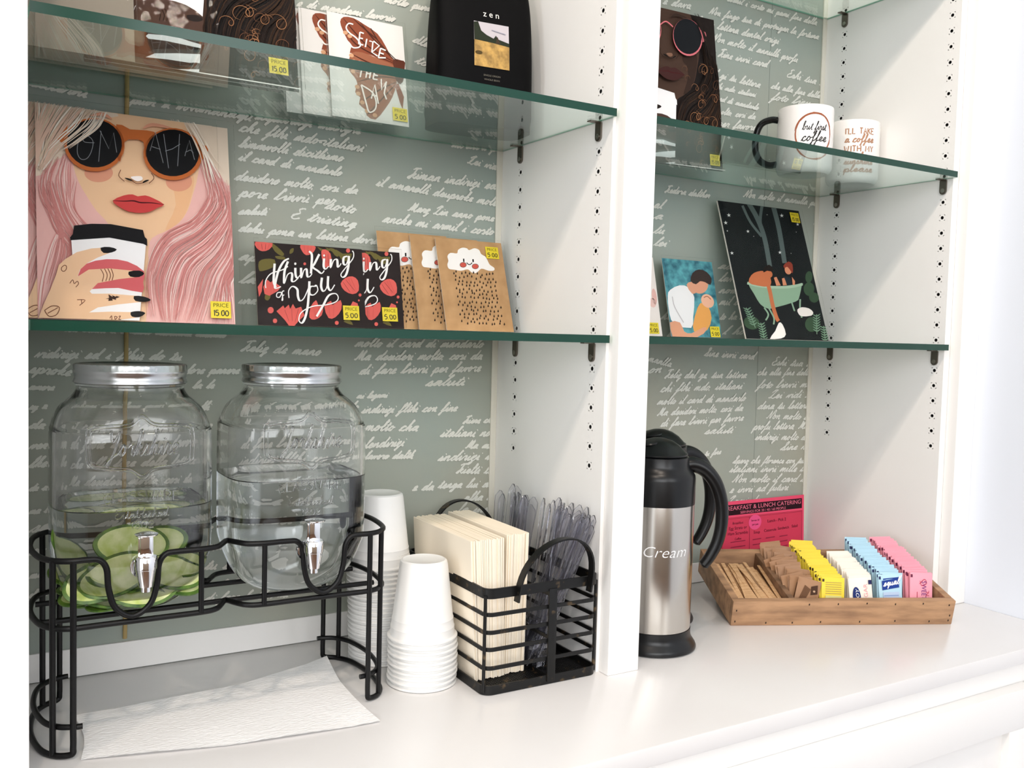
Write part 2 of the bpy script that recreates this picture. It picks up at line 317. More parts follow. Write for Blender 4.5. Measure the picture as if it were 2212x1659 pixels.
class Art:
    """flat printed shapes stacked on the front of a sheet; fn maps drawing coordinates to sheet (x, z)"""
    def __init__(s, mb, fn, y0=0.0, step=0.00003, clip=None): s.mb = mb; s.fn = fn; s.y = y0; s.st = step; s.k = 0; s.clip = clip
    def put(s, vs, fs, m, up=True):
        if up: s.k += 1
        y = s.y - s.st*s.k; q = [s.fn(*p) for p in vs]
        if s.clip:
            x0, z0, x1, z1 = s.clip; q = [(min(max(a, x0), x1), min(max(b, z0), z1)) for a, b in q]
        s.mb.add([(a, y - 0.0000012*i, b) for i, (a, b) in enumerate(q)] if len(q) > 4 and isinstance(fs, list) and len(fs[0]) == 4 else [(a, y, b) for a, b in q], fs, m)
    def col(s, c): return c if not isinstance(c, str) else mat('print_ink_' + c.lstrip('#'), c, 0.75, 0, 0.2)
    def poly(s, pts, c, smooth=0, up=True):
        if isinstance(pts, str): pts = P_(pts)
        if smooth: pts = cr(pts, smooth, True)
        tri = tessellate_polygon([[Vector((a, b, 0)) for a, b in pts]])
        s.put(pts, [tuple(t) for t in tri], s.col(c), up)
    def ell(s, cx, cy, rx, ry, c, rot=0.0, n=28, up=True):
        cs, sn = math.cos(rot), math.sin(rot)
        s.poly([(cx+rx*math.cos(2*PI*i/n)*cs-ry*math.sin(2*PI*i/n)*sn, cy+rx*math.cos(2*PI*i/n)*sn+ry*math.sin(2*PI*i/n)*cs) for i in range(n)], c, 0, up)
    def line(s, pts, wd, c, sub=5, taper=False, up=True, rough=0.0, prof=None):
        if isinstance(pts, str): pts = P_(pts)
        if sub and len(pts) > 2: pts = cr(pts, sub)
        vs, fs = ribbon2(pts, wd, taper, rough, prof); s.put(vs, fs, s.col(c), up)
    def strokes(s, S, org, ex, ey, wd, c, taper=False):   # S strokes placed with affine axes
        s.k += 1
        for st in S:
            s.line([(org[0]+p[0]*ex[0]+p[1]*ey[0], org[1]+p[0]*ex[1]+p[1]*ey[1]) for p in st], wd, c, 0, taper, False)
    def text(s, t, org, ex, ey, c, shear=0.0, center=False):
        vs, fs, wd = text_tris(t, shear); o = -wd/2 if center else 0
        s.put([(org[0]+(p[0]+o)*ex[0]+p[1]*ey[0], org[1]+(p[0]+o)*ex[1]+p[1]*ey[1]) for p in vs], fs, s.col(c))
def homog(TL, TR, BR, BL, w, h):
    src = [TL, TR, BR, BL]; dst = [(0, h), (w, h), (w, 0), (0, 0)]; A = []; b = []
    for (x, y), (u, v) in zip(src, dst):
        A.append([x, y, 1, 0, 0, 0, -u*x, -u*y]); b.append(u); A.append([0, 0, 0, x, y, 1, -v*x, -v*y]); b.append(v)
    H = np.linalg.solve(np.array(A, float), np.array(b, float))
    def f(x, y):
        d = H[6]*x+H[7]*y+1; return ((H[0]*x+H[1]*y+H[2])/d, (H[3]*x+H[4]*y+H[5])/d)
    return f

# ---------------------------------------------------------------- room
def struct(o): o['kind'] = 'structure'; return o
m = MB(); m.box((-1.4, 0.0, -0.95), (1.47, 0.06, 2.3), M_PAPER)
WL = """0.382,0.863,0.522,0.869,e di mandami lavorio
0.507,0.893,0.579,0.894,molto pura
0.551,0.847,0.576,0.842,dla
0.555,0.819,0.573,0.815,to
0.067,0.709,0.127,0.704,salerni
0.176,0.705,0.259,0.706,puoi a vovo
0.259,0.706,0.323,0.704,manaqu
0.329,0.707,0.474,0.707,aquaragi mangre
0.308,0.689,0.478,0.683,che fthi mdo-italiani
0.308,0.669,0.449,0.666,limmvolli dicitlismo
0.308,0.652,0.447,0.646,il card di mandarlo
0.303,0.626,0.471,0.624,desidero molto, cosi da
0.309,0.605,0.438,0.606,pore l'invii per
0.309,0.582,0.345,0.584,saluti
0.425,0.600,0.468,0.597,aorto
0.377,0.583,0.469,0.577,E tristing
0.309,0.560,0.504,0.557,dehu pona un lettera dovra
0.617,0.707,0.698,0.710,mormori pe
0.644,0.687,0.699,0.682,Lei vide
0.548,0.655,0.700,0.653,Fiman indirizi ede
0.500,0.639,0.699,0.628,il amarelli deuproke molte
0.549,0.608,0.690,0.605,Marz Lin anno pone
0.510,0.589,0.689,0.584,anche mi armil i costo
0.310,0.523,0.331,0.522,ap
0.310,0.493,0.331,0.493,la
0.310,0.466,0.332,0.466,ura
0.105,0.425,0.293,0.421,La inditi a e mano mandami italiano
0.072,0.393,0.238,0.391,vidirizi ed i fthis do tu
0.066,0.375,0.110,0.371,sproke
0.244,0.374,0.311,0.374,lore parere
0.066,0.355,0.092,0.354,amore
0.253,0.355,0.279,0.355,la le
0.314,0.404,0.421,0.399,Feliz de mano
0.472,0.412,0.676,0.414,molto il card di mandarlo
0.472,0.393,0.676,0.396,Ma desideri molto, cosi da
0.479,0.373,0.673,0.378,di fare l'invii per favore
0.583,0.356,0.646,0.357,saluti
0.476,0.339,0.522,0.340,mi legami
0.484,0.318,0.635,0.318,indirizi flthi con fine
0.488,0.293,0.571,0.290,molto cha
0.488,0.268,0.549,0.269,lendirizi
0.489,0.252,0.564,0.250,lavoro dalth
0.066,0.331,0.085,0.332,ny a
0.066,0.309,0.082,0.308,da
0.066,0.284,0.084,0.284,ver
0.066,0.262,0.084,0.262,lke
0.066,0.234,0.085,0.234,de a
0.066,0.206,0.085,0.207,ma l
0.066,0.184,0.085,0.185,se
0.066,0.156,0.082,0.157,cu
0.066,0.128,0.080,0.129,ma
0.066,0.105,0.085,0.106,che ti
0.095,0.327,0.273,0.327,italiani desidero puoi amarelli
0.097,0.305,0.276,0.302,il card di mandarlo sine
0.095,0.283,0.274,0.280,di fare l'invii per favore
0.095,0.259,0.274,0.257,che alla fine della lettera
0.092,0.238,0.268,0.233,Ma desideri molto, cosi da
0.095,0.215,0.268,0.210,saluti italiani molto
0.100,0.195,0.268,0.189,anche mi armil i costo
0.100,0.172,0.269,0.166,lavorio desideri molto
0.257,0.185,0.286,0.185,mi l
0.263,0.167,0.292,0.166,ve l
0.269,0.141,0.292,0.142,ma
0.269,0.117,0.317,0.114,tu che
0.293,0.095,0.342,0.092,e mi la
0.269,0.074,0.381,0.067,di fare lore a mi
0.303,0.320,0.477,0.323,molto il card di mandarlo
0.303,0.299,0.477,0.298,Ma desideri molto, cosi
0.303,0.275,0.478,0.275,di fare l'invii per favore
0.300,0.253,0.478,0.250,indirizi flthi con fine
0.304,0.228,0.482,0.226,desideri puoi molto card
0.304,0.205,0.482,0.202,italiani che fthi mdo
0.304,0.183,0.483,0.178,anche mi armil i costo
0.304,0.157,0.483,0.152,lavorio lei vide la
0.305,0.132,0.480,0.127,cosi da fare molto
0.317,0.105,0.481,0.101,saluti e fine
0.342,0.074,0.474,0.071,il card di ma
0.647,0.299,0.700,0.299,Fiere che
0.609,0.280,0.699,0.278,italiani noi
0.652,0.261,0.700,0.259,Ma ma
0.606,0.244,0.700,0.242,indirizi il
0.637,0.224,0.700,0.220,Fielti la
0.607,0.203,0.701,0.199,tenga lui da
0.650,0.181,0.700,0.179,alha a
0.639,0.163,0.701,0.160,la indi
0.565,0.202,0.599,0.201,e da
1.003,0.991,1.063,0.994,e dava
1.147,1.025,1.371,1.026,armil i costo mi pami fine della
1.105,0.995,1.377,1.001,Non fingo tua di protrigar la fortuna
1.075,0.973,1.274,0.974,Se tu lettera dental origi
1.113,0.951,1.324,0.950,Non molto il annulli profu
1.130,0.927,1.248,0.928,Fine invii card
1.299,0.920,1.404,0.918,Eshi tua Ti
1.261,0.893,1.405,0.894,che alla fine della ti
1.262,0.873,1.359,0.876,foto l'inv
1.121,0.891,1.232,0.889,l gi tu lettera
1.122,0.872,1.222,0.871,fthi mdo. italiani
1.123,0.852,1.229,0.849,card di mandarlo
1.130,0.829,1.224,0.832,molto, cosi da
1.134,0.808,1.225,0.812,per favore
1.022,0.682,1.121,0.682,Fedora dalther
1.203,0.692,1.397,0.694,Non molto il manulla per
0.998,0.654,1.016,0.654,al
0.999,0.636,1.017,0.636,a
1.000,0.612,1.022,0.612,lu
1.001,0.591,1.028,0.591,lei
1.388,0.658,1.402,0.658,lo
1.390,0.632,1.400,0.632,m
1.149,0.561,1.182,0.561,ail
1.152,0.539,1.195,0.540,lavo
1.153,0.518,1.207,0.519,nome
1.155,0.497,1.208,0.499,mil la
1.157,0.471,1.216,0.473,to ha a
1.021,0.467,1.047,0.468,ha
1.166,0.445,1.217,0.446,l ho
1.038,0.438,1.045,0.438,li
0.997,0.396,1.048,0.386,manlla
1.124,0.406,1.245,0.401,Sine invii card
1.291,0.391,1.396,0.388,Eshi tua T
0.998,0.375,1.026,0.377,on
1.036,0.367,1.227,0.367,Feliz dal ge. tua lettera
1.027,0.343,1.217,0.347,chi fthi mdo. italiani
1.021,0.321,1.226,0.325,molto il card di mandarlo
1.022,0.302,1.222,0.307,Ma desideri molto, cosi da
1.030,0.283,1.223,0.289,di fare l'invii per favore
1.131,0.267,1.198,0.267,saluti
1.256,0.372,1.395,0.372,che alla fine della
1.257,0.348,1.395,0.349,foto l'invii me
1.288,0.329,1.395,0.329,Lei vidi e
1.260,0.309,1.395,0.308,dena tu lettera
1.284,0.291,1.396,0.286,Non molto il
1.250,0.271,1.395,0.269,profu lettera. Ma
1.257,0.252,1.395,0.247,indirizi molto di
1.324,0.230,1.396,0.229,Sine ri
1.203,0.211,1.395,0.202,Spero che florence con tua
1.133,0.227,1.172,0.230,tu fine
1.196,0.195,1.396,0.186,italiani invii mille lo
1.203,0.176,1.395,0.166,Non molto il card ti
1.198,0.157,1.348,0.153,e invii ad futuri
1.194,0.136,1.275,0.133,Lami da"""
for ln in WL.strip().split('\n'):
    a, b, c, d, t = ln.split(',', 4); a, b, c, d = float(a), float(b), float(c), float(d)
    S, adv = cursive(t, 0.55, 4.6); n = max(adv, 1); L = math.hypot(c-a, d-b)
    ex = ((c-a)/n, (d-b)/n); k = min(max(L/n, 0.00115), 0.0021); ey = (0, k*0.80)
    for st in S:
        vs, fs = ribbon2([(a+p[0]*ex[0], b+p[0]*ex[1]+p[1]*ey[1]) for p in st], 0.0023, False, 0.38)
        y_ = -0.0004 - random.random()*0.0003
        m.add([(p[0], y_-0.000003*i, p[1]) for i, p in enumerate(vs)], fs, M_SCRIPT)
m.box((1.2566, -0.0003, 0.04), (1.2573, 0, 1.6), mat('wallpaper_seam', '#7f877f', 0.7))
struct(m.build('wall_back', smooth=False))
m = MB(); m.box((1.461, -4.2, -0.95), (1.54, 0.06, 2.3), M_LAV); struct(m.build('wall_right', smooth=False))
m = MB(); m.box((-3.0, -4.2, -0.98), (1.54, 0.06, -0.95), noisy(mat('brown_floor', '#5a3d2a', 0.35), '#4a3020', '#6b4a33', 4, stretch=(1, 8, 1))); struct(m.build('floor', smooth=False))
m = MB(); m.box((-3.0, -4.2, 2.0), (1.54, 0.06, 2.04), mat('white_ceiling', '#f2f0ec', 0.8)); struct(m.build('ceiling', smooth=False))
# unseen wall behind the viewer, added to streak the steel's reflections, with window openings
m = MB(); wm = mat('tan_wall', '#9b8570', 0.7)
for x0, x1, z0, z1 in ((-3.0, -1.75, -0.95, 2.0), (-1.75, 1.54, -0.95, 0.5), (-0.05, 0.75, 0.5, 2.0)):
    m.box((x0, -4.2, z0), (x1, -4.12, z1), wm)
struct(m.build('wall_front_unseen', smooth=False))
# rail along the foot of the papered wall, and pale sealant strips down its corners
m = MB(); m.box((-0.6, -0.0045, 0.0012), (0.7035, 0.0, 0.036), M_WHITE, 0.0008); struct(m.build('trim_1'))
m = MB(); m.box((0.758, -0.0045, 0.0012), (1.399, 0.0, 0.036), M_WHITE, 0.0008); struct(m.build('trim_2'))
cm_ = bump(mat('rough_sealant', '#dcd8cb', 0.7), 300, 0.4)
for i, (x0, x1) in enumerate(((0.6935, 0.7035), (1.389, 1.399))):
    m = MB(); m.box((x0, -0.003, 0.036), (x1, 0.0, 1.6), cm_, 0.001); struct(m.build('trim_%d' % (i+3)))

# ---------------------------------------------------------------- built-in bookcase
bc = empty('built_in_bookcase', (0.7, -0.15, 0), 0, 'white built-in bookcase frame with drilled uprights and face stiles on the counter', 'bookcase')
def bpart(mb, name, smooth=True):
    for i, v in enumerate(mb.v): mb.v[i] = (v[0]-0.7, v[1]+0.15, v[2])
    return mb.build(name, bc, smooth)
def panel_with_holes(x_face, x_back, y0, y1, cols, name, kmax=44):
    """upright whose inner (left) face carries two columns of drilled peg holes"""
    m = MB(); xf = x_face; z0, z1 = 0.0, 1.5
    m.add([(x_back, y0, z0), (x_back, y1, z0), (x_back, y1, z1), (x_back, y0, z1), (xf, y0, z0), (xf, y1, z0), (xf, y1, z1), (xf, y0, z1)],
          [(0, 1, 2, 3), (0, 4, 5, 1), (3, 2, 6, 7), (0, 3, 7, 4), (1, 5, 6, 2)], M_WHITE)
    ys = sorted([y0, y1] + [c+s*0.005 for c in cols for s in (-1, 1)]); P = 0.0254
    zs = [z0] + [0.2661 + k*P + s*0.005 for k in range(kmax) for s in (-1, 1)] + [z1]
    n = 12
    for i in range(len(ys)-1):
        if i in (1, 3):
            for k in range(kmax+1):
                m.add([(xf, ys[i], zs[2*k]), (xf, ys[i+1], zs[2*k]), (xf, ys[i+1], zs[2*k+1]), (xf, ys[i], zs[2*k+1])], [(0, 3, 2, 1)], M_WHITE)
            for k in range(kmax):
                cy, cz = (ys[i]+ys[i+1])/2, 0.2661+k*P; r = 0.0028
                ring = []; sq = []; deep = []
                for j in range(n):
                    a = 2*PI*j/n; c_, s_ = math.cos(a), math.sin(a); q = 0.005/max(abs(c_), abs(s_))
                    ring.append((xf, cy+r*c_, cz+r*s_)); sq.append((xf, cy+q*c_, cz+q*s_)); deep.append((xf+0.009, cy+r*c_, cz+r*s_))
                m.add(ring+sq, [(j, (j+1) % n, n+(j+1) % n, n+j) for j in range(n)], M_WHITE)
                for a in (45, 135, 225, 315):
                    pass
                m.add(ring+deep, [(j, (j+1) % n, n+(j+1) % n, n+j) for j in range(n)] + [tuple(range(2*n-1, n-1, -1))], M_HOLE)
        else:
            m.add([(xf, ys[i], z0), (xf, ys[i+1], z0), (xf, ys[i+1], z1), (xf, ys[i], z1)], [(0, 3, 2, 1)], M_WHITE)
    return bpart(m, name, False)
panel_with_holes(0.7035, 0.735, -0.278, -0.001, (-0.2496, -0.0558), 'divider_panel')
panel_with_holes(1.399, 1.461, -0.278, -0.001, (-0.2617, -0.0444), 'side_panel')
for x0, x1 in ((0.003, 0.0500), (0.7085, 0.758), (1.4136, 1.461)):
    m = MB(); m.box((x0, -0.2975, 0.0002), (x1, -0.2782, 1.5), M_WHITE, 0.0012); bpart(m, 'face_stile')
m = MB(); m.box((0.7352, -0.2781, 0.0), (0.752, -0.001, 1.5), M_WHITE); bpart(m, 'divider_back_skin', False)
m = MB(); m.box((0.012, -0.2781, 0.0), (0.04, -0.001, 1.5), M_WHITE); bpart(m, 'left_upright', False)

# ---------------------------------------------------------------- counter and base cabinet
m = MB(); m.box((-1.2, -0.484, -0.0225), (1.4605, 0.0, 0.0), M_COUNTER, 0.0022)
tag(m.build('countertop'), 'long white countertop running under the bookcase to the lavender wall', 'countertop')
cb = empty('base_cabinet', (0.4, -0.25, -0.9), 0, 'white shaker-style base cabinet under the countertop', 'cabinet')
def cpart(mb, name, smooth=True):
    for i, v in enumerate(mb.v): mb.v[i] = (v[0]-0.4, v[1]+0.25, v[2]+0.9)
    return mb.build(name, cb, smooth)
m = MB(); m.box((-1.2, -0.468, -0.92), (1.4605, -0.01, -0.0228), M_WHITE); cpart(m, 'carcass', False)
def shaker(x0, x1, z0, z1, name, fr=0.058):
    m = MB(); ya, yb = -0.489, -0.4685
    m.box((x0, ya, z1-fr), (x1, yb, z1), M_WHITE, 0.001); m.box((x0, ya, z0), (x1, yb, z0+fr), M_WHITE, 0.001)
    m.box((x0, ya, z0+fr), (x0+fr, yb, z1-fr), M_WHITE, 0.0008); m.box((x1-fr, ya, z0+fr), (x1, yb, z1-fr), M_WHITE, 0.0008)
    m.box((x0+fr-0.002, ya+0.011, z0+fr-0.002), (x1-fr+0.002, yb, z1-fr+0.002), M_WHITE)
    cpart(m, name)
shaker(0.62, 1.343, -0.44, -0.0575, 'drawer'); shaker(-0.12, 0.615, -0.44, -0.0575, 'drawer'); shaker(-0.86, -0.125, -0.44, -0.0575, 'drawer')
m = MB(); m.box((1.3475, -0.489, -0.44), (1.4595, -0.4685, -0.0575), M_WHITE, 0.001); cpart(m, 'filler_strip')

# ---------------------------------------------------------------- glass shelves and pegs
SH = {'low': 0.4370, 'mid': 0.7200, 'top': 1.0505}
def shelf(x0, x1, z, label):
    y0, y1, z0 = -0.2862, -0.0012, z-0.0098; m = MB()
    V = [(x0,y0,z0),(x1,y0,z0),(x1,y1,z0),(x0,y1,z0),(x0,y0,z),(x1,y0,z),(x1,y1,z),(x0,y1,z)]
    m.add(V, [(0,3,2,1),(4,5,6,7)], M_GREEN); m.add(V, [(0,1,5,4)], M_EDGE); m.add([], [], M_GROUND); i = m.mi(M_GROUND)
    for f in ((1,2,6,5),(2,3,7,6),(3,0,4,7)): m.f.append(f); m.m.append(i)
    return tag(m.build('glass_shelf', None, False), label, 'shelf', 'glass shelves')
shelf(0.052, 0.7029, SH['low'], 'lower green-edged glass shelf of the left bay, carrying the pink-haired poster')
shelf(0.052, 0.7029, SH['mid'], 'upper green-edged glass shelf of the left bay, carrying the black coffee bag')
shelf(0.7595, 1.3984, SH['low'], 'lower green-edged glass shelf of the right bay, under the bathtub print')
shelf(0.7595, 1.3984, SH['mid'], 'green-edged glass shelf of the right bay carrying the two mugs')
shelf(0.7595, 1.3984, SH['top'], 'topmost green glass shelf of the right bay, cut by the top of the photo')
peg0 = None
def peg(x, y, z, label):
    global peg0
    if peg0 is None:
        peg0 = empty('shelf_peg')
        m = MB(); pts = []
        for i in range(13):
            a = PI + PI*i/12; pts.append((0.0062*math.cos(a), -0.008 + 0.0062*math.sin(a)))
        pts += [(0.0062, 0.0092), (-0.0062, 0.0092)]
        n = len(pts)
        m.add([(-0.0004, p[0], p[1]) for p in pts] + [(-0.0028, p[0], p[1]) for p in pts], [tuple(range(n)), tuple(range(2*n-1, n-1, -1))] + [(i, n+i, n+(i+1) % n, (i+1) % n) for i in range(n)], M_NICKEL)
        m.build('plate', peg0, True, True)
        m = MB(); m.tube([(-0.0029, 0, -0.008), (-0.0036, 0, -0.008)], 0.0036, mat('peg_boss', '#b0aaa2', 0.25, 1.0), 16); m.build('boss', peg0)
        m = MB(); m.box((-0.017, -0.0045, 0.0092), (-0.0004, 0.0045, 0.0108), M_NICKEL, 0.0004); m.build('tab', peg0)
        o = peg0
    else: o = copy_tree(peg0)
    o.location = (x, y, z); tag(o, label, 'shelf peg', 'nickel shelf pegs')
for x, cols, bay, zz in ((0.7035, (-0.2496, -0.0558), 'left', ('low', 'mid')), (1.399, (-0.2617, -0.0444), 'right', ('low', 'mid', 'top'))):
    for zk in zz:
        for y, fb in zip(cols, ('front', 'rear')):
            peg(x, y, SH[zk]-0.0098-0.0110, "%s nickel peg in the %s bay's right wall under its %s glass shelf" % (fb, bay, {'low': 'lower', 'mid': 'upper' if bay == 'left' else 'middle', 'top': 'topmost'}[zk]))
m = MB(); m.tube([(0.172+0.0012*math.sin(z*19), -0.0022, z) for z in [0.04+0.02*i for i in range(55)]], 0.0026, mat('tan_cord', '#b39a64', 0.6), 8)
tag(m.build('cord'), 'thin tan cord running straight down the wallpaper behind the left jar and tall poster', 'cord')

# ---------------------------------------------------------------- wire stand for the two jars
SX = 0.2485
def mir(pts): return [(2*SX-x,)+tuple(r) for x, *r in pts][::-1]
stand = empty('wire_jar_stand', (SX, -0.158, 0), 0, 'black wire stand with curved legs holding the two glass jars', 'jar stand')
def spart(mb, name):
    for i, v in enumerate(mb.v): mb.v[i] = (v[0]-SX, v[1]+0.158, v[2])
    return mb.build(name, stand)
R_ = 0.0031
arcL = [(0.092, -0.236), (0.076, -0.2275), (0.064, -0.205), (0.0585, -0.158), (0.064, -0.111), (0.076, -0.0885), (0.092, -0.080)]
dipL = [(0.105, .2), (0.116, .1985), (0.1225, .189), (0.1245, .168), (0.131, .148), (0.1475, .1375), (0.164, .148), (0.1705, .168), (0.1725, .189), (0.179, .1985), (0.190, .2), (0.215, .2)]
pin = [(0.232, .231), (0.2415, .217), (0.2485, .2065)]
front = [(x, -0.236, z) for x, z in dipL] + [(x, -y, .2) for x, y in pin]
front = front + [(2*SX-x, y, z) for x, y, z in front[:-1]][::-1]
back = [(x, -0.080, .2) for x in (0.12, 0.17, 0.215)] + [(0.232, -0.085, .2), (0.2415, -0.099, .2), (0.2485, -0.1095, .2)]
back = back + [(2*SX-x, y, z) for x, y, z in back[:-1]][::-1]
loop = [(x, y, .2) for x, y in arcL][::-1] + front + [(2*SX-x, y, .2) for x, y in arcL] + back[::-1]
m = MB(); m.tube(cr(loop, 5, True), R_, M_IRON, 10, True); spart(m, 'top_rail')
lo = [(x, y*0.985-0.002, .132) for x, y in arcL][::-1] + [(0.12, -.2345, .132), (0.17, -.2345, .132), (0.215, -.2345, .132), (0.232, -.229, .132), (0.2415, -.214, .132), (0.2485, -.2, .132)]
lo = lo + [(2*SX-x, y, z) for x, y, z in lo[:-1]][::-1] + [(x, y, .132) for x, y, z in [(2*SX-b[0], b[1]-0.002, 0) for b in back]]
lo2 = []
for p in lo:
    if not lo2 or math.dist(p, lo2[-1]) > 0.003: lo2.append(p)
m = MB(); m.tube(cr(lo2, 5, True), R_, M_IRON, 10, True); spart(m, 'lower_ring')
for y in (-0.184, -0.112):
    m = MB(); m.tube([(0.066, y, .1265), (0.25, y, .1265), (0.431, y, .1265)], R_, M_IRON); spart(m, 'support_bar')
for fx in (lambda x: x, lambda x: 2*SX-x):
    c = [(x, y) for x, y in arcL]
    base = [(0.0922, -0.2362, .03), (0.0922, -0.2362, .012)] + [(0.0905, -0.2358, .0048)] + [(x, y, .0034) for x, y in c[1:-1]] + [(0.0905, -0.0805, .0048), (0.0925, -0.080, .012), (0.0925, -0.080, .03)]
    m = MB(); m.tube(cr([(fx(p[0]),)+p[1:] for p in base], 6), R_, M_IRON); spart(m, 'foot_arc')
    br = [(0.101, -0.2335, .031), (0.094, -0.2325, .031)] + [(x+0.003, -0.158+(y+0.158)*0.955, .031) for x, y in c[1:-1]] + [(0.094, -0.0835, .031), (0.101, -0.0825, .031)]
    m = MB(); m.tube(cr([(fx(p[0]),)+p[1:] for p in br], 6), R_*0.95, M_IRON); spart(m, 'brace_arc')
    for x, y, z0 in ((0.0922, -0.2362, .028), (0.0745, -0.2265, .0034), (0.0745, -0.0895, .0034), (0.0925, -0.080, .028)):
        m = MB(); m.tube([(fx(x), y, z0), (fx(x), y, .1), (fx(x), y, .2)], R_, M_IRON); spart(m, 'leg')
    for y in (-0.236, -0.081):
        m = MB(); m.tube([(fx(0.2150), y, .132), (fx(0.2150), y, .2)], R_*0.92, M_IRON); spart(m, 'upright')

# ---------------------------------------------------------------- glass drink jars
ZB = 0.1302
JP = [(0.0, .0), (.30, .0), (.50, .0015), (.66, .0075), (.80, .018), (.90, .034), (.965, .052), (1, .076), (1, .182), (.988, .194), (.95, .206), (.89, .216), (.80, .2235), (.735, .2285), (.695, .234), (.68, .241), (.68, .252)]
def spow(n_of_z, a=0.0795, b=0.0755):
    def f(x, y, z):
        n = n_of_z(z); s = (abs(x)**n + abs(y)**n)**(-1.0/n)
        return x*s*a, y*s*b*(1 if z < .2 else 1 + (a/b-1)*min((z-.2)/.03, 1))
    return f
def jn(z):
    if z < .06: return 2.2 + 1.4*max(0, z)/.06
    if z > .19: return 3.6 - 1.6*min((z-.19)/.045, 1)
    return 3.6
JPS = cr([(r, z) for r, z in JP], 3)
def jar_front(x, z, off=0.0):
    zz = z-ZB; t = [p for p in JPS]; r = 1.0
    for (r0, z0), (r1, z1) in zip(t, t[1:]):
        if z0 <= zz <= z1 and z1 > z0: r = r0+(r1-r0)*(zz-z0)/(z1-z0)
    n = jn(zz); u = min(abs(x)/(0.0795*r), .999); return -0.0755*r*(1-u**n)**(1/n) - off
def make_jar(cx, level, label, fill, fill_label):
    root = empty('drink_dispenser', (cx, -0.1565, ZB), 0, label, 'drink dispenser', 'glass jar dispensers on the wire stand')
    m = MB(); N = 72
    outer = JPS; th = 0.0042
    inner = [(max(r-th/0.08, 0.0), max(z, th+0.001)) for r, z in JPS if z > 0.0]
    inner[0] = (0.0, th+0.001)
    m.lathe(outer[1:], M_JAR, n=N, shape=spow(jn), cap0=True)
    k = len(outer)-2
    m2 = MB(); m2.lathe([p for p in inner if p[0] > 0][::-1], M_JAR, n=N, shape=spow(jn), cap1=True)
    base = len(m.v); m.add(m2.v, m2.f, M_JAR)
    for i in range(N): m.f.append((k*N+i, k*N+(i+1) % N, base+(i+1) % N, base+i)); m.m.append(0)
    m.build('glass_body', root)
    # water
    wl = level-ZB
    wp = [(r+0.0006/0.08, z-0.0004) for r, z in inner if r > 0 and z < wl-0.002]
    wr = np.interp(wl, [p[1] for p in JPS], [p[0] for p in JPS]) - th/0.08 + 0.0075
    wp += [(wr, wl-0.001), (wr-0.012, wl-0.0022)]
    mw = MB(); mw.lathe(wp, M_WATER, n=N, shape=spow(jn), cap0=True, cap1=True)
    wo = mw.build('water'); wo.location = (cx, -0.1565, ZB); tag(wo, fill_label, 'water')
    # lid
    m = MB(); pr = [(.0562, .2415), (.0578, .2425), (.0578, .245), (.0568, .2465), (.0568, .2515), (.0578, .253), (.0578, .2555), (.0573, .2562), (.0573, .2605), (.0566, .2620), (.0535, .2623), (.051, .2613), (.0, .2611)]
    def knurl(x, y, z):
        if .2565 < z < .2610:
            a = math.atan2(y, x); k_ = 1 + 0.0035*(1 if math.sin(a*48) > 0 else -1); return x*k_, y*k_
        return x, y
    m.lathe(pr, M_ZINC, n=240, shape=knurl); m.build('screw_lid', root)
    m = MB(); m.lathe([(.0545, .2385), (.0562, .2395), (.0562, .2412), (.0545, .2414)], M_JAR, n=60); m.build('neck_bead', root)
    # raised lettering and cartouche on the glass
    def emb(strokes, r, name):
        m = MB()
        for st in strokes:
            if len(st) > 1: m.tube([(x, jar_front(x, z+ZB, 0.0001), z) for x, z in st], r, M_JAR, 6)
        m.build(name, root)
    def place(S, adv, xc, z, wd, h): k_ = wd/adv; return [[(xc-wd/2+p[0]*k_, z+p[1]*h/8.0) for p in s] for s in S]
    S, a = cursive('Yorkshire', 0.2); emb(place(S, a, 0, .172, .070, .022), .0012, 'raised_script')
    fr = cr([(-.052, .192), (-.049, .2), (-.034, .2025), (-.012, .204), (0, .2125), (.012, .204), (.034, .2025), (.049, .2), (.052, .192), (.052, .172), (.049, .162), (.034, .158), (.012, .155), (0, .147), (-.012, .155), (-.034, .158), (-.049, .162), (-.052, .172)], 4, True)
    emb([fr+[fr[0]], [(x*.93, .18+(z-.18)*.88) for x, z in fr+[fr[0]]]], .0008, 'raised_frame')
    S, a = block('GLASSWARE'); emb([[(x, z-60*x*x*.035) for x, z in s] for s in place(S, a, 0, .1255, .072, .0095)], .00085, 'raised_word')
    S, a = cursive('Established', 0.0); emb(place(S, a, 0, .1075, .052, .0085), .0006, 'raised_small_word')
    S, a = block('1802'); emb(place(S, a, 0, .0965, .022, .0075), .0007, 'raised_numerals')
    # tap
    tp = bpy.data.objects.new('tap', None); COL.objects.link(tp); tp.parent = root; fy = jar_front(0, .182)
    tp.empty_display_size = 0.01
    def tpart(mb, name): return mb.build(name, tp)
    def cyl_y(m, x, y0, y1, z, r, mt, n=24): m.tube([(x, y0, z), (x, y1, z)], r, mt, n)
    zc = .187-ZB; K = .9
    m = MB(); cyl_y(m, 0, fy+0.002, fy-0.0035, zc, .0125, M_CHROME, 28); cyl_y(m, 0, fy-0.0035, fy-0.006, zc, .0105, M_CHROME, 28); cyl_y(m, 0, fy-0.006, fy-0.024, zc, .0065, M_CHROME); tpart(m, 'flange')
    cy = fy-0.029
    m = MB(); m.lathe([(.0, zc-.022), (.0048, zc-.022), (.0056, zc-.0215), (.0056, zc-.0165), (.0076, zc-.016), (.0104, zc+.002), (.0104, zc+.003), (.0112, zc+.0035), (.0118, zc+.016), (.0108, zc+.0175), (.0, zc+.0175)], M_CHROME, (0, cy, 0), 28); tpart(m, 'spout')
    m = MB()
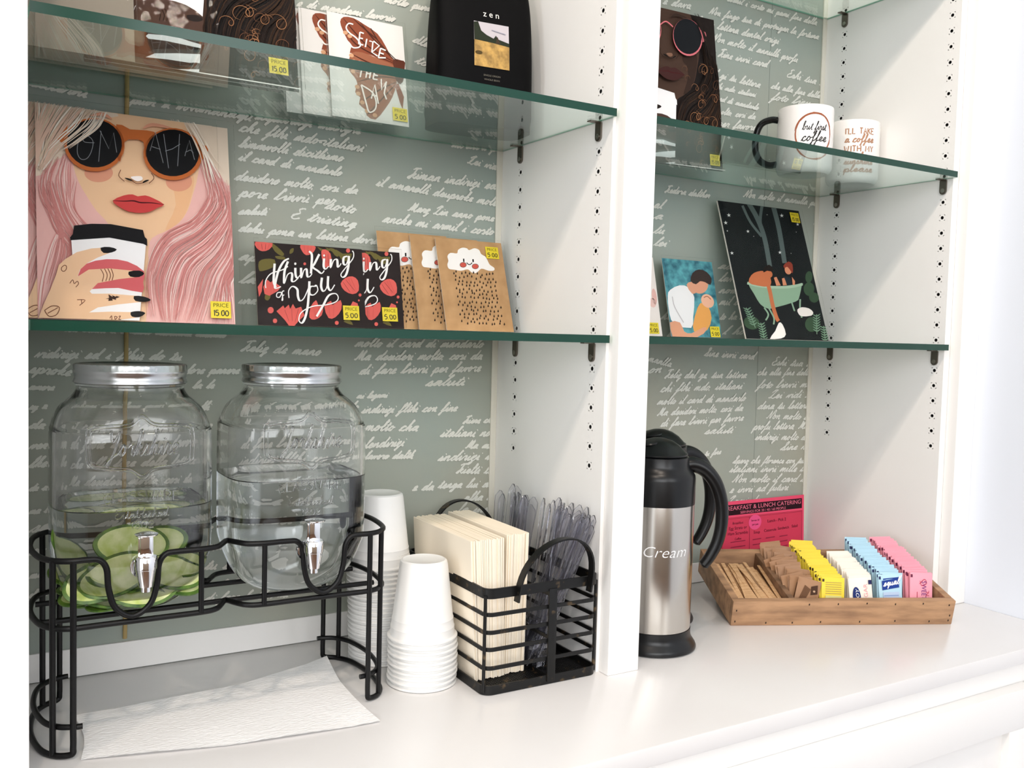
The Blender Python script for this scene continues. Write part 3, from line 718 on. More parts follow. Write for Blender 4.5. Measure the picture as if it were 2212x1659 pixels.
    m.box((-.0065, cy-.0035, zc+.017), (.0065, cy+.0035, zc+.040), M_CHROME, .0018); m.box((-.0078, cy+.001, zc+.017), (-.0058, cy+.005, zc+.038), M_CHROME, .0006); m.box((.0058, cy+.001, zc+.017), (.0078, cy+.005, zc+.038), M_CHROME, .0006)
    m.lathe([(.0, .0), (.009, .0), (.0118, .0013), (.0122, .0026), (.009, .0036), (.0, .0042)], M_CHROME, (0, cy-.003, zc+.040), 28); tpart(m, 'lever')
    tp.scale = (.92, .92, .92); tp.location = ((0.0 if fill else -.004), fy*.08, zc*.08)
    return root
make_jar(0.1565, 0.2465, 'glass jar dispenser with cucumber slices in the water and a chrome tap, on the left', 1, 'clear water filling the lower half of the left jar around the cucumber')
make_jar(0.3345, 0.2665, 'glass jar dispenser holding only water, with a chrome tap, on the right', 0, 'clear plain water filling the lower half of the right jar')

# cucumber slices lying and leaning in the left jar
M_FLESH = noisy(mat('cucumber_flesh', '#d6e08c', 0.35), '#c2d468', '#edf1b4', 60); M_RIND = noisy(mat('cucumber_rind', '#44701f', 0.4), '#2c5214', '#6f9430', 80)
def make_slice():
    o = MB(); n = 36; a, b, t = .0370, .0225, .0017
    core = [(a*.90*math.cos(2*PI*i/n), b*.86*math.sin(2*PI*i/n)) for i in range(n)]
    o.prism(core, -t, t, M_FLESH); s = o.build('cucumber_slice')
    r = MB(); vs = []; fs = []
    for i in range(n):
        c_, s_ = math.cos(2*PI*i/n), math.sin(2*PI*i/n)
        for k, z in ((.9, t), (1, t*.6), (1, -t*.6), (.9, -t)): vs.append((a*k*c_, b*(k if k == 1 else .86)*s_, z))
    for i in range(n):
        j = (i+1) % n
        for q in range(4): fs.append((i*4+q, i*4+(q+1) % 4, j*4+(q+1) % 4, j*4+q))
    r.add(vs, fs, M_RIND); r.build('rind', s); return s
s0 = make_slice(); rs = random.Random(5)
spec = []   # dx, dy, z, rx, ry, rz
for L, (z, rad, tl) in enumerate(((.142, .030, .18), (.150, .040, .25), (.159, .046, .35), (.168, .048, .45))):
    for i in range(6):
        an = 2*PI*(i+.5*L)/6 + rs.uniform(-.2, .2)
        spec.append((rad*math.cos(an), rad*.8*math.sin(an), z + rs.uniform(0, .004), tl*rs.uniform(.5, 1.2), rs.uniform(-.25, .25), rs.uniform(-.6, .6)))
# large faces turned to the front of the jar
spec += [(-.036, -.046, .170, 1.05, -.30, .10), (-.030, -.036, .158, .85, .25, -.1), (.034, -.044, .172, .80, .32, .05), (.036, -.038, .163, .70, .40, .1), (.033, -.030, .181, .62, .22, 0), (.004, -.052, .160, 1.1, .05, .0), (-.012, -.040, .180, .8, -.1, .2)]
spec += [(-.004, -.030, .203, 1.15, .10, .12), (-.058, -.012, .198, 1.25, .65, .75), (.016, -.012, .196, 1.05, -.25, -.3), (-.022, -.052, .176, 1.1, -.38, -.05), (-.030, .030, .2395, .10, .05, .3), (.030, .030, .2400, .08, -.05, -.5)]
lab = {len(spec)-6: 'cucumber slice standing on edge, highest of the pile in the left jar', len(spec)-5: 'cucumber slice leaning against the left side of the left jar', len(spec)-2: 'cucumber slice floating at the left of the water surface in the left jar', len(spec)-1: 'cucumber slice floating at the right of the water surface in the left jar'}
for i, (dx, dy, z, rx, ry, rz) in enumerate(spec):
    o = s0 if i == 0 else copy_tree(s0)
    o.location = (0.1565+dx, -0.1565+dy, z); o.rotation_euler = (rx, ry, rz)
    tag(o, lab.get(i, 'pale green cucumber slice in the heap at the bottom of the left jar'), 'cucumber slice', 'cucumber slices in the left jar')

# ---------------------------------------------------------------- paper towel on the counter
m = MB(); NX, NY = 60, 26
A0, A1, B0, B1 = Vector((.0985, -.2440)), Vector((.3960, -.2960)), Vector((.1020, -.1320)), Vector((.4085, -.0850))
def tow(u, v):
    p = (A0*(1-u)+A1*u)*(1-v) + (B0*(1-u)+B1*u)*v
    p = p + Vector((.0065*math.sin(v*PI)*(-1 if u > .5 else 1)*abs(2*u-1)**3, -.010*math.sin(u*PI)*(1-v)*1.1 - .016*math.sin(u*PI)*v*math.sin(u*2.6)))
    z = .0012 + .0016*abs(math.sin(u*7+v*2))*abs(2*v-1)**2 + .0045*max(0, u-.9)*10*v*v*abs(math.sin(v*5))
    return (p.x, p.y, z)
for k in (0, 1):
    vs = [tuple(a + b for a, b in zip(tow(i/NX, j/NY), (0, 0, .0006*k))) for j in range(NY+1) for i in range(NX+1)]
    m.add(vs, [(j*(NX+1)+i, j*(NX+1)+i+1, (j+1)*(NX+1)+i+1, (j+1)*(NX+1)+i) for j in range(NY) for i in range(NX)], M_TOWEL)
tag(m.build('paper_towel'), 'white embossed paper towel spread on the counter under the jar stand', 'paper towel')

# ---------------------------------------------------------------- stacks of translucent cups, upside down
def make_cup():
    r = empty('plastic_cup'); m = MB()
    pr = [(.0425, .0), (.0432, .0008), (.0432, .0026), (.0418, .0032), (.0405, .0035), (.0396, .012), (.0399, .0135), (.0390, .0150), (.0381, .0225), (.0384, .024), (.0376, .0255), (.0300, .0900), (.0288, .0945), (.0262, .0962), (.0238, .0950), (.0, .0948)]
    m.lathe(pr + [(r_-.0008 if r_ > 0 else 0, z-.0008) for r_, z in pr[:-1]][::-1][:0], M_CUP, n=44)
    m.build('cup_wall', r); m = MB()
    m.tube([(.0425*math.cos(2*PI*i/44), .0425*math.sin(2*PI*i/44), .0016) for i in range(44)], .0014, M_CUP, 6, True); m.build('rolled_rim', r); return r
cup0 = make_cup(); first = True
for (cx, cy, n, pitch, nm, grp, lx, ly) in ((.4905, -.2030, 10, .0064, 'front', 'cups of the short stack', .0, .0), (.4790, -.1000, 21, .0062, 'rear', 'cups of the tall stack', -.003, .004)):
    for k in range(n):
        o = cup0 if first else copy_tree(cup0); first = False
        t = k/max(n-1, 1); o.location = (cx+lx*t+random.uniform(-.0006, .0006), cy+ly*t, .0004+k*pitch); o.rotation_euler = (0, 0, random.uniform(0, 6))
        sz = 'short front' if nm == 'front' else 'tall rear'
        lb = 'translucent white plastic cup, topmost of the %s stack' % sz if k == n-1 else ('translucent white plastic cup, lowest of the %s stack, resting on the counter' % sz if k == 0 else 'translucent white plastic cup nested upside down inside the %s stack' % sz)
        tag(o, lb, 'cup', grp)

# ---------------------------------------------------------------- napkin and cutlery basket
bx0, bx1, by0, by1 = .5345, .7000, -.2845, -.0560
bk = empty('metal_caddy_basket', ((bx0+bx1)/2, (by0+by1)/2, 0), 0, 'worn black metal basket with two arched handles, holding napkins and clear cutlery', 'basket')
def bkpart(mb, name):
    cx, cy = (bx0+bx1)/2, (by0+by1)/2
    for i, v in enumerate(mb.v): mb.v[i] = (v[0]-cx, v[1]-cy, v[2])
    return mb.build(name, bk)
def rrect(x0, y0, x1, y1, r, z, n=7):
    out = []
    for cx, cy, a0 in ((x1-r, y1-r, 0), (x0+r, y1-r, 90), (x0+r, y0+r, 180), (x1-r, y0+r, 270)):
        for i in range(n+1):
            a = math.radians(a0+90*i/n); out.append((cx+r*math.cos(a), cy+r*math.sin(a), z))
    return out
m = MB(); m.band(rrect(bx0, by0, bx1, by1, .012, .118), .0125, .0022, M_WORN); bkpart(m, 'rim')
m = MB(); m.band(rrect(bx0, by0, bx1, by1, .012, .0006), .0112, .0022, M_WORN); bkpart(m, 'base_band')
for z in (.0325, .0553, .0762, .098):
    m = MB(); m.band(rrect(bx0+.0012, by0+.0012, bx1-.0012, by1-.0012, .011, z-.0022), .0048, .0018, M_WORN); bkpart(m, 'side_band')
for x, y in ((bx0+.0008, by0+.004), (bx1-.0008, by0+.006), (bx0+.0008, by1-.006), (bx1-.0008, by1-.006)):
    m = MB(); m.tube([(x, y, .004), (x, y, .06), (x, y, .122)], .0022, M_WORN, 8); bkpart(m, 'corner_post')
for y, s in ((by0, -1), (by1, 1)):
    m = MB(); m.box((.6225, min(y, y+s*.0026), .004), (.6345, max(y, y+s*.0026), .121), M_WORN, .0005); bkpart(m, 'middle_post')
    arc = []
    for i in range(25):
        a = PI*i/24; arc.append((.6290-.0535*math.cos(a), y + s*(.004 + .021*math.sin(a)), .121 + .0675*math.sin(a)**0.85))
    arc = [(arc[0][0], y+s*.0022, .111)] + arc + [(arc[-1][0], y+s*.0022, .111)]
    vs = []; fs = []
    for i, p in enumerate(arc):
        q = Vector(arc[min(i+1, len(arc)-1)]) - Vector(arc[max(i-1, 0)]); q.normalize(); nn = Vector((0, 1, 0)) if True else None
        side = Vector((0, 1, 0)); out = q.cross(side).normalized()
        for a_, b_ in ((-1, -1), (1, -1), (1, 1), (-1, 1)): vs.append(Vector(p) + side*a_*.0055 + out*b_*.0011)
    for i in range(len(arc)-1):
        for k in range(4): fs.append((i*4+k, i*4+(k+1) % 4, (i+1)*4+(k+1) % 4, (i+1)*4+k))
    fs += [(3, 2, 1, 0), tuple((len(arc)-1)*4+k for k in range(4))]
    m = MB(); m.add(vs, fs, M_WORN); bkpart(m, 'handle')
m = MB()   # expanded-metal floor
for i in range(46):
    x = bx0+.004 + i*.0035
    m.box((x, by0+.003, .0030), (x+.0011, by1-.003, .0040), M_WORN)
for j in range(60):
    y = by0+.004 + j*.0037
    if y < by1-.004: m.box((bx0+.003, y, .0036), (bx1-.003, y+.0011, .0046), M_WORN)
bkpart(m, 'mesh_floor')
m = MB(); mx = .6285
m.box((mx-.001, by0+.003, .110), (mx+.001, by1-.003, .116), M_WORN); m.box((mx-.001, by0+.003, .055), (mx+.001, by1-.003, .0595), M_WORN); m.box((mx-.001, by0+.003, .005), (mx+.001, by1-.003, .0095), M_WORN); m.box((mx-.001, -.172, .0095), (mx+.001, -.168, .11), M_WORN)
bkpart(m, 'divider')
# folded napkins standing on edge, in two packs
def make_napkin():
    m = MB(); th = .00164; Y0, Y1, H = -.083, .083, .176; n = 10
    prof = [(-th/2, 0), (-th/2, H-.0008), (0, H), (th/2, H-.0008), (th/2, 0)]
    vs = []; fs = []
    for j in range(n+1):
        y = Y0+(Y1-Y0)*j/n; wv = .0012*math.sin(j*1.3)
        for x, z in prof: vs.append((x+wv*(1-z/H), y, z))
    for j in range(n):
        for k in range(4): fs.append((j*5+k, j*5+k+1, (j+1)*5+k+1, (j+1)*5+k))
        fs.append((j*5+4, j*5, (j+1)*5, (j+1)*5+4))
    fs += [(0, 1, 2, 3, 4)[::-1], tuple(n*5+k for k in range(5))]
    m.add(vs, fs, M_NAPKIN); return m.build('folded_napkin')
n0 = make_napkin(); rn = random.Random(3); tot = 44
for i in range(tot):
    o = n0 if i == 0 else n0.copy()
    if i: COL.objects.link(o)
    second = i >= 26; t = i/(tot-1)
    x = .5412 + i*.00168 + (.0022 if second else 0)
    lean = -.055 + .04*t + (.03 if second else 0)
    o.location = (x, -.1645 + (0.004 if second else 0) + rn.uniform(-.0012, .0012), .0052 + rn.uniform(0, .0012)); o.rotation_euler = (rn.uniform(-.004, .004), lean, rn.uniform(-.004, .004) - (.0 if not second else .01))
    o.scale = (1, 1, 1.0 + (.01 if second else 0))
    lb = 'cream folded napkin, leftmost of the pack in the black basket' if i == 0 else ('cream folded napkin at the right face of the pack, beside the clear cutlery' if i == tot-1 else 'cream folded paper napkin standing inside the pack in the black basket')
    tag(o, lb, 'napkin', 'napkins in the black basket')
# clear plastic cutlery standing in the right half
def make_utensil(kind):
    L = .165; m = MB(); vs = []; fs = []; N = 22; 
    for i in range(N+1):
        t = i/N; z = t*L
        if t > .93: wd = .0078*math.sqrt(max(0.02, 1-((t-.93)/.07)**2))
        elif t > .35: wd = .0042 + .0036*((t-.35)/.58)
        else: wd = .0042
        dp = .0016 + .0008*math.sin(t*3)
        for a, b in ((-wd, 0), (-wd*.8, -dp), (-wd*.25, -dp*.4), (wd*.25, -dp*.4), (wd*.8, -dp), (wd, 0)): vs.append((a, b, z))
    for i in range(N):
        for k in range(5): fs.append((i*6+k, i*6+k+1, (i+1)*6+k+1, (i+1)*6+k))
    m.add(vs, fs, M_CUTLERY); 
    rim = [(vs[i*6][0], vs[i*6][1], vs[i*6][2]) for i in range(6, N+1)] + [(vs[i*6+5][0], vs[i*6+5][1], vs[i*6+5][2]) for i in range(N, 5, -1)]
    e = MB(); e.tube(rim, .00055, M_CUTLERY, 5)
    root = m.build('plastic_' + kind); e.build('raised_edge', root)
    h = MB()
    if kind == 'fork':
        for q in range(4):
            x = -.0075+.005*q; h.box((x-.0013, -.001, -.042), (x+.0013, .0005, -.010), M_CUTLERY, .0005)
        h.box((-.0092, -.001, -.014), (.0092, .0005, .002), M_CUTLERY, .0005); h.build('tines', root)
    elif kind == 'spoon':
        h.lathe([(.0, -.006), (.008, -.0045), (.0125, -.001), (.0135, .0)], M_CUTLERY, n=24, shape=lambda x, y, z: (x, y))
        h.v = [(v[0], v[2], v[1]*1.5-.018) for v in h.v]; h.build('bowl', root)
    else:
        h.box((-.0072, -.0009, -.042), (.0072, .0003, .004), M_CUTLERY, .0004); h.build('blade', root)
    return root
ut = {k: make_utensil(k) for k in ('knife', 'spoon', 'fork')}; usedu = {k: False for k in ut}; ru = random.Random(11)
for i in range(46):
    kind = 'knife' if i % 5 < 2 else ('spoon' if i % 5 < 4 else 'fork')
    root = ut[kind] if not usedu[kind] else copy_tree(ut[kind]); usedu[kind] = True
    up = True; col_ = i % 23; front_ = i < 30
    if front_:
        x = .636+ru.uniform(0, .024); y = -.262+ru.uniform(0, .06); ly = ru.uniform(.02, .34); lx = .24+ru.uniform(-.12, .07)
        z = .046+ru.uniform(0, .010)
    else:
        x = .640+ru.uniform(0, .022); y = -.165+ru.uniform(0, .085); ly = ru.uniform(-.05, .10); lx = .12+ru.uniform(-.08, .1); z = .044+ru.uniform(-.004, .006)
    if i in (31, 34, 40, 44): z += .008
    x = min(x, .6940 - max(0, math.sin(lx))*.165)
    root.location = (x, y, z); root.rotation_euler = (ly, lx, ru.uniform(-.5, .6)+.2)
    where = 'front' if front_ else 'rear'
    tag(root, 'clear plastic %s standing handle-up in the %s cutlery bunch of the basket' % (kind, where), kind, 'clear cutlery in the basket')

# ---------------------------------------------------------------- vacuum carafes
def make_carafe(cx, cy, rz, label, text):
    root = empty('vacuum_carafe', (cx, cy, 0), rz, label, 'carafe', 'vacuum carafes beside the divider')
    m = MB(); m.lathe([(.0, .0005), (.0585, .0005), (.0615, .002), (.0618, .0045), (.0600, .0085), (.0560, .0140), (.0540, .0180), (.0533, .0225), (.0533, .0300)], M_BLACK, n=56); m.build('base_ring', root)
    m = MB(); m.lathe([(.0525, .0300), (.0527, .0310), (.0527, .2045), (.0525, .2055)], M_STEEL, n=72); m.build('steel_body', root)
    m = MB(); m.lathe([(.0533, .2050), (.0533, .2400), (.0525, .2450), (.0490, .2505), (.0452, .2545), (.0437, .2600), (.0430, .2700), (.0400, .2715)], M_BLACK, n=56); m.build('shoulder', root)
    m = MB(); m.lathe([(.0400, .2716), (.0412, .2722), (.0412, .2745), (.0380, .2765), (.0300, .2850), (.0200, .2915), (.0090, .2950), (.0, .2958)], M_BLACK, n=48)
    m.build('lid', root)
    m = MB(); m.lathe([(.034, 0), (.036, .002), (.034, .004)], M_BLACK, n=30); m.v = [(v[0]*.55-.016, v[1]*.7, v[2]+.2855+.35*v[0]*.2) for v in m.v]; m.build('thumb_pad', root)
    # handle: thick strap leaving the shoulder, arching out and hanging down
    pts = cr([(.036, 0, .2560), (.050, 0, .2585), (.068, 0, .2510), (.084, 0, .2320), (.0930, 0, .2050), (.0945, 0, .1760), (.0900, 0, .1500), (.0800, 0, .1280), (.0690, 0, .1130)], 5)
    m = MB(); n = 12; vs = []; fs = []; L = len(pts)
    for i, p in enumerate(pts):
        t = i/(L-1); q = (Vector(pts[min(i+1, L-1)]) - Vector(pts[max(i-1, 0)])).normalized(); nn = q.cross(Vector((0, 1, 0))).normalized()
        w_ = .0125*(1-.25*t); h_ = .0092*(1.25-.45*t)
        if i in (L-1,): w_ *= .55; h_ *= .45
        for k in range(n):
            a = 2*PI*k/n; vs.append(Vector(p) + Vector((0, 1, 0))*w_*math.cos(a) + nn*h_*math.sin(a))
    for i in range(L-1):
        for k in range(n): fs.append((i*n+k, i*n+(k+1) % n, (i+1)*n+(k+1) % n, (i+1)*n+k))
    fs.append(tuple(range(n))); fs.append(tuple((L-1)*n+k for k in range(n)))
    m.add(vs, fs, M_BLACK); m.build('handle', root, True, True)
    if text:
        vs, fs, wd = text_tris(text, 0.30, -.014); m = MB(); sz = .0215
        ang0 = math.radians(-90)-rz + text_ang
        out = []
        for x, z in vs:
            a = ang0 + (x-wd/2)*sz*1.12/.0529; out.append((.0529*math.cos(a), .0529*math.sin(a), .1370+z*sz))
        m.add(out, fs, mat('white_lettering', '#fbfbfb', 0.5)); m.build('lettering', root, False)
    return root
text_ang = math.radians(-34+10)
make_carafe(.8400, -.2250, math.radians(-27), 'steel and black vacuum carafe lettered Cream, standing nearer the viewer beside the divider', 'Cream')
text_ang = 0
make_carafe(.9220, -.1280, math.radians(-12), 'steel and black vacuum carafe mostly hidden behind the one lettered Cream', None)

# ---------------------------------------------------------------- wooden condiment tray
TA = math.radians(-25.0); TO = Vector((1.0035, -.2134, 0)); TL_, TD, TH = .3560, .176, .041; TILT = math.radians(13.0)
tray = empty('wooden_tray', TO, 0, 'rustic wooden condiment tray propped up at the back, full of stirrers and sweetener packets', 'tray')
tray.rotation_euler = (TILT, 0, TA)
def tb(a, b, name, mt=M_WOOD, bev=.0012, parent=None):
    m = MB(); m.box(a, b, mt, bev); return m.build(name, parent or tray)
fr_ = tb((0, 0, 0), (TL_, .0115, TH), 'front_board'); tb((0, .0118, .0), (.0115, TD-.0118, TH), 'side_board'); tb((TL_-.0115, .0118, .0), (TL_, TD-.0118, TH), 'side_board')
tb((0, TD-.0115, .0), (TL_, TD, TH+.001), 'back_board'); tb((.0118, .0118, .001), (TL_-.0118, TD-.0118, .006), 'bottom_board', M_WOODD, 0)
tb((.092, .0118, .0062), (.101, TD-.0118, TH-.001), 'divider', M_WOODD)
m = MB()
for x, z in ((.006, .0075), (.0065, .026), (.055, .005), (.097, .005), (.142, .006), (.205, .006), (.262, .007), (.318, .006), (.12, .036), (.166, .0365), (.212, .0375), (.258, .036), (.303, .0368), (.346, .034), (.35, .016), (.349, .0075)):
    m.box((x-.0008, -.0004, z-.0016), (x+.0008, .001, z+.0012), mat('nail_mark', '#2a1c12', 0.8))
m.build('nail_marks', fr_)
for x in (.03, TL_-.05):
    m = MB(); R = Matrix.Rotation(-TILT, 4, 'X')
    h = (TD-.03)*math.tan(TILT)
    m.prism([(x, TD-.034), (x+.02, TD-.034), (x+.02, TD-.02), (x, TD-.02)], -(TD-.03)*math.tan(TILT)*1.0, .0008, M_WOODD); m.build('rear_foot', tray)
TM = Matrix.Translation(TO) @ Matrix.Rotation(TA, 4, 'Z') @ Matrix.Rotation(TILT, 4, 'X')
# stirrers
m = MB(); m.box((-.0032, 0, -.0007), (.0032, .118, .0007), M_STICK, .0003); st0 = m.build('wooden_stirrer'); rw = random.Random(21)
for i in range(62):
    o = st0 if i == 0 else st0.copy()
    if i: COL.objects.link(o)
    lay_ = i // 13; x = .0170 + (i % 13)*.0058 + rw.uniform(-.001, .001)
    yaw_ = rw.uniform(-.05, .05) + (rw.uniform(-.22, .12) if i % 6 == 0 and lay_ == 4 else 0)
    o.matrix_world = TM @ Matrix.Translation((min(max(x, .017), .087), .0145+rw.uniform(0, .006), .0080+lay_*.0058+rw.uniform(0, .0014))) @ Matrix.Rotation(yaw_, 4, 'Z') @ Matrix.Rotation(rw.uniform(.0, .035), 4, 'X') @ Matrix.Rotation(rw.uniform(-.22, .22), 4, 'Y')
    tag(o, 'thin birch wood stirrer lying in the left compartment of the wooden tray', 'stirrer', 'wooden stirrers in the tray')
# packets
def make_packet(name, col, edge, art, marks=None):
    mt = mat(name + '_paper', col, 0.5); W, H = .0375, .0600
    m = MB(); nx, nz = 8, 10; vs = []; fs = []
    for sgn in (-1, 1):
        for j in range(nz+1):
            for i in range(nx+1):
                u, v = i/nx, j/nz; b = max(0, math.sin(PI*u)*math.sin(PI*min(max((v-.08)/.84, 0), 1)))**.6*.0016
                vs.append(((u-.5)*W, sgn*(b+.00015), v*H))
    q = (nx+1)*(nz+1)
    for j in range(nz):
        for i in range(nx):
            a = j*(nx+1)+i; fs.append((a, a+1, a+nx+2, a+nx+1)); fs.append((q+a, q+a+nx+1, q+a+nx+2, q+a+1))
    m.add(vs, fs, mt)
    if art: art(Art(m, lambda x, y: (x*W-W/2, y*H), -.0021, .00004))
    if marks: m.box((-W/2+.001, -.0007, H-.0075), (-W/2+.0042, .0007, H-.0030), mat(name+'_mark', marks, .6))
    return m.build(name)
def a_brown(a):
    for k in range(9): a.line([(.15+.03*k, .3), (.32+.045*k*.7, .80-.01*k)], .02, '#6a4a35', 0)
    a.poly('.62,.55 .9,.62 .84,.88 .58,.8', '#4b3427'); a.ell(.74, .68, .05, .03, '#c9a88a')
def a_yellow(a):
    for k in range(6): a.line([(.15, .86-.06*k), (.85, .86-.06*k)], .016, '#b0985a', 0)
    a.poly('.15,.08 .85,.08 .85,.5 .15,.5', '#d9d48b')
    for k in range(4): a.line([(.2, .16+.08*k), (.8, .16+.08*k)], .02, '#a4a468', 0)
def a_sugar(a):
    a.ell(.30, .48, .17, .27, '#26356f', .12)
    a.text('NJOY', (.40, .26), (0, .17), (-.20, 0), '#f3f3f3', .2)
    a.text('SUGAR', (.78, .22), (0, .19), (-.24, 0), '#e8a9ae')
    a.poly('.84,.80 .98,.80 .98,.92 .84,.92', '#2a2c55')
def a_blue(a):
    a.poly('.13,.60 .87,.66 .87,.90 .13,.84', '#24408f'); a.k += 1
    S, w_ = cursive('equal', .3); a.strokes(S, (.18, .70), (.032, .0025), (0, .020), .026, '#ffffff')
    a.poly('.15,.1 .85,.1 .85,.55 .15,.55', '#b9cbe4')
    for k in range(4): a.line([(.18, .16+.1*k), (.82, .16+.1*k)], .03, '#8fa6cf', 0)
def a_pink(a):
    a.text("SWEET", (.50, .80), (0, -.150), (.30, 0), '#6b2a78')
    a.text("'N LOW", (.68, .56), (0, -.14), (.22, 0), '#b3354f')
    a.line([(.30, .52), (.30, .12)], .02, '#a8324e', 0); a.line('.4,.72 .62,.84 .72,.74 .5,.68 .42,.8', .015, '#b3354f')
rows = [('brown_sugar_packet', '#a57b58', None, a_brown, '#a57b58', 22, .1235, .88, 'brown'), ('yellow_sweetener_packet', '#f0d63c', None, a_yellow, '#3a2410', 36, .1700, .93, 'yellow'),
        ('white_sugar_packet', '#f2eadd', None, a_sugar, None, 30, .2200, .93, 'white'), ('blue_sweetener_packet', '#b4d8e8', None, a_blue, '#25305c', 34, .2680, 1.02, 'pale blue'), ('pink_sweetener_packet', '#f2a0b0', None, a_pink, '#6b1d3f', 38, .3160, 1.04, 'pink')]
rp = random.Random(4)
for nm, col, _, art, mk, n, xc, hs, word in rows:
    p0 = make_packet(nm, col, None, art, mk)
    for k in range(n):
        o = p0 if k == 0 else p0.copy()
        if k: COL.objects.link(o)
        t = k/(n-1); y = .0215 + t*(TD-.0118-.0215-.012)
        if word == 'white': y = .0215 + t*(TD-.085)
        if word == 'brown': y = .0235 + t*(TD-.045)
        tilt = -TILT - .10 - rp.uniform(0, .10) + (.0 if word != 'brown' else rp.uniform(-.15, .05)); rot = rp.uniform(-.05, .05) if word != 'brown' else rp.uniform(-.45, .25)
        tip = rp.uniform(-.04, .04) + (0 if word != 'brown' else rp.uniform(-.22, .1))
        if k == 0: tilt = -TILT-.16; rot = {'brown': -.12}.get(word, 0); tip = {'brown': .22, 'yellow': .05, 'white': -.06, 'pale blue': -.04, 'pink': .05}[word]
        o.matrix_world = TM @ Matrix.Translation((xc+rp.uniform(-.0012, .0012), y, .0070+rp.uniform(0, .0015))) @ Matrix.Rotation(rot, 4, 'Z') @ Matrix.Rotation(tip, 4, 'Y') @ Matrix.Rotation(tilt, 4, 'X') @ Matrix.Diagonal((1, 1, hs, 1))
        full = {'brown': 'brown raw sugar packet', 'yellow': 'yellow sweetener packet', 'white': 'white sugar packet', 'pale blue': 'pale blue sweetener packet', 'pink': 'pink sweetener packet'}[word]
        pos = {'brown': 'the row next to the stirrers', 'yellow': 'the second row of the tray', 'white': 'the middle white row of the tray', 'pale blue': 'the blue row of the tray', 'pink': 'the rightmost row of the tray'}[word]
        tag(o, ('%s at the very front of %s' % (full, pos)) if k == 0 else ('%s standing behind the front one in %s' % (full, pos)), 'sweetener packet' if 'sugar' not in nm else 'sugar packet', word + ' packets in the tray')
# pink catering flyer on the wall rail behind the tray
fl = empty('catering_flyer', (1.170, -.0125, .0365), 0, 'bright pink Breakfast and Lunch Catering flyer standing behind the wooden tray', 'flyer')
fl.rotation_euler = (-.045, 0.0, 0)
m = MB(); FW, FH = .216, .106; m.box((0, 0, 0), (FW, .0008, FH), mat('flyer_paper', '#f0496e', .55))
a = Art(m, lambda x, y: (x*FW, y*FH), 0, .00005)
a.poly('.02,.76 .975,.76 .975,.94 .02,.94', '#2a0f19')
a.text('BREAKFAST & LUNCH CATERING', (.5, .845), (.062*1.0, 0), (0, .105), '#f07a93', 0, True)
a.text('SERVINGS FOR 20 / 40 / 60 PEOPLE', (.5, .775), (.036, 0), (0, .062), '#f07a93', 0, True)
a.poly('.02,.0 .975,.0 .975,.72 .02,.72', '#d83f5b')
for p in ('.02,.72 .975,.72', '.975,.72 .975,.0', '.02,.72 .02,.0', '.335,.70 .335,.0', '.02,.70 .975,.70'): a.line(p, .004, '#7d1f35', 0)
a.ell(.40, .60, .075, .13, '#f0568a')
for t, x, z, s in (('Breakfast', .20, .60, .03), ('Egg Strata or', .20, .51, .036), ('Ham Scramble', .20, .42, .036), ('Lunch - Pick 2', .66, .57, .036), ('Soup', .42, .40, .034), ('Casserole', .58, .41, .034), ('Sandwich', .74, .42, .034), ('Salad', .88, .43, .034), ('Coffee', .20, .33, .026), ('Serves 10', .40, .62, .022), ('per pan', .40, .55, .022)):
    a.text(t, (x, z), (s*1.1, 0), (0, s*2.1), '#5a1426', 0, True)
for cx, wd in ((.20, .17), (.42, .1), (.58, .11), (.74, .1)):
    for k in range(3): a.line([(cx-wd/2, .30-.09*k-(.0)), (cx+wd/2, .305-.09*k)], .012, '#8c2740', 0)
m.build('printed_sheet', fl, False)

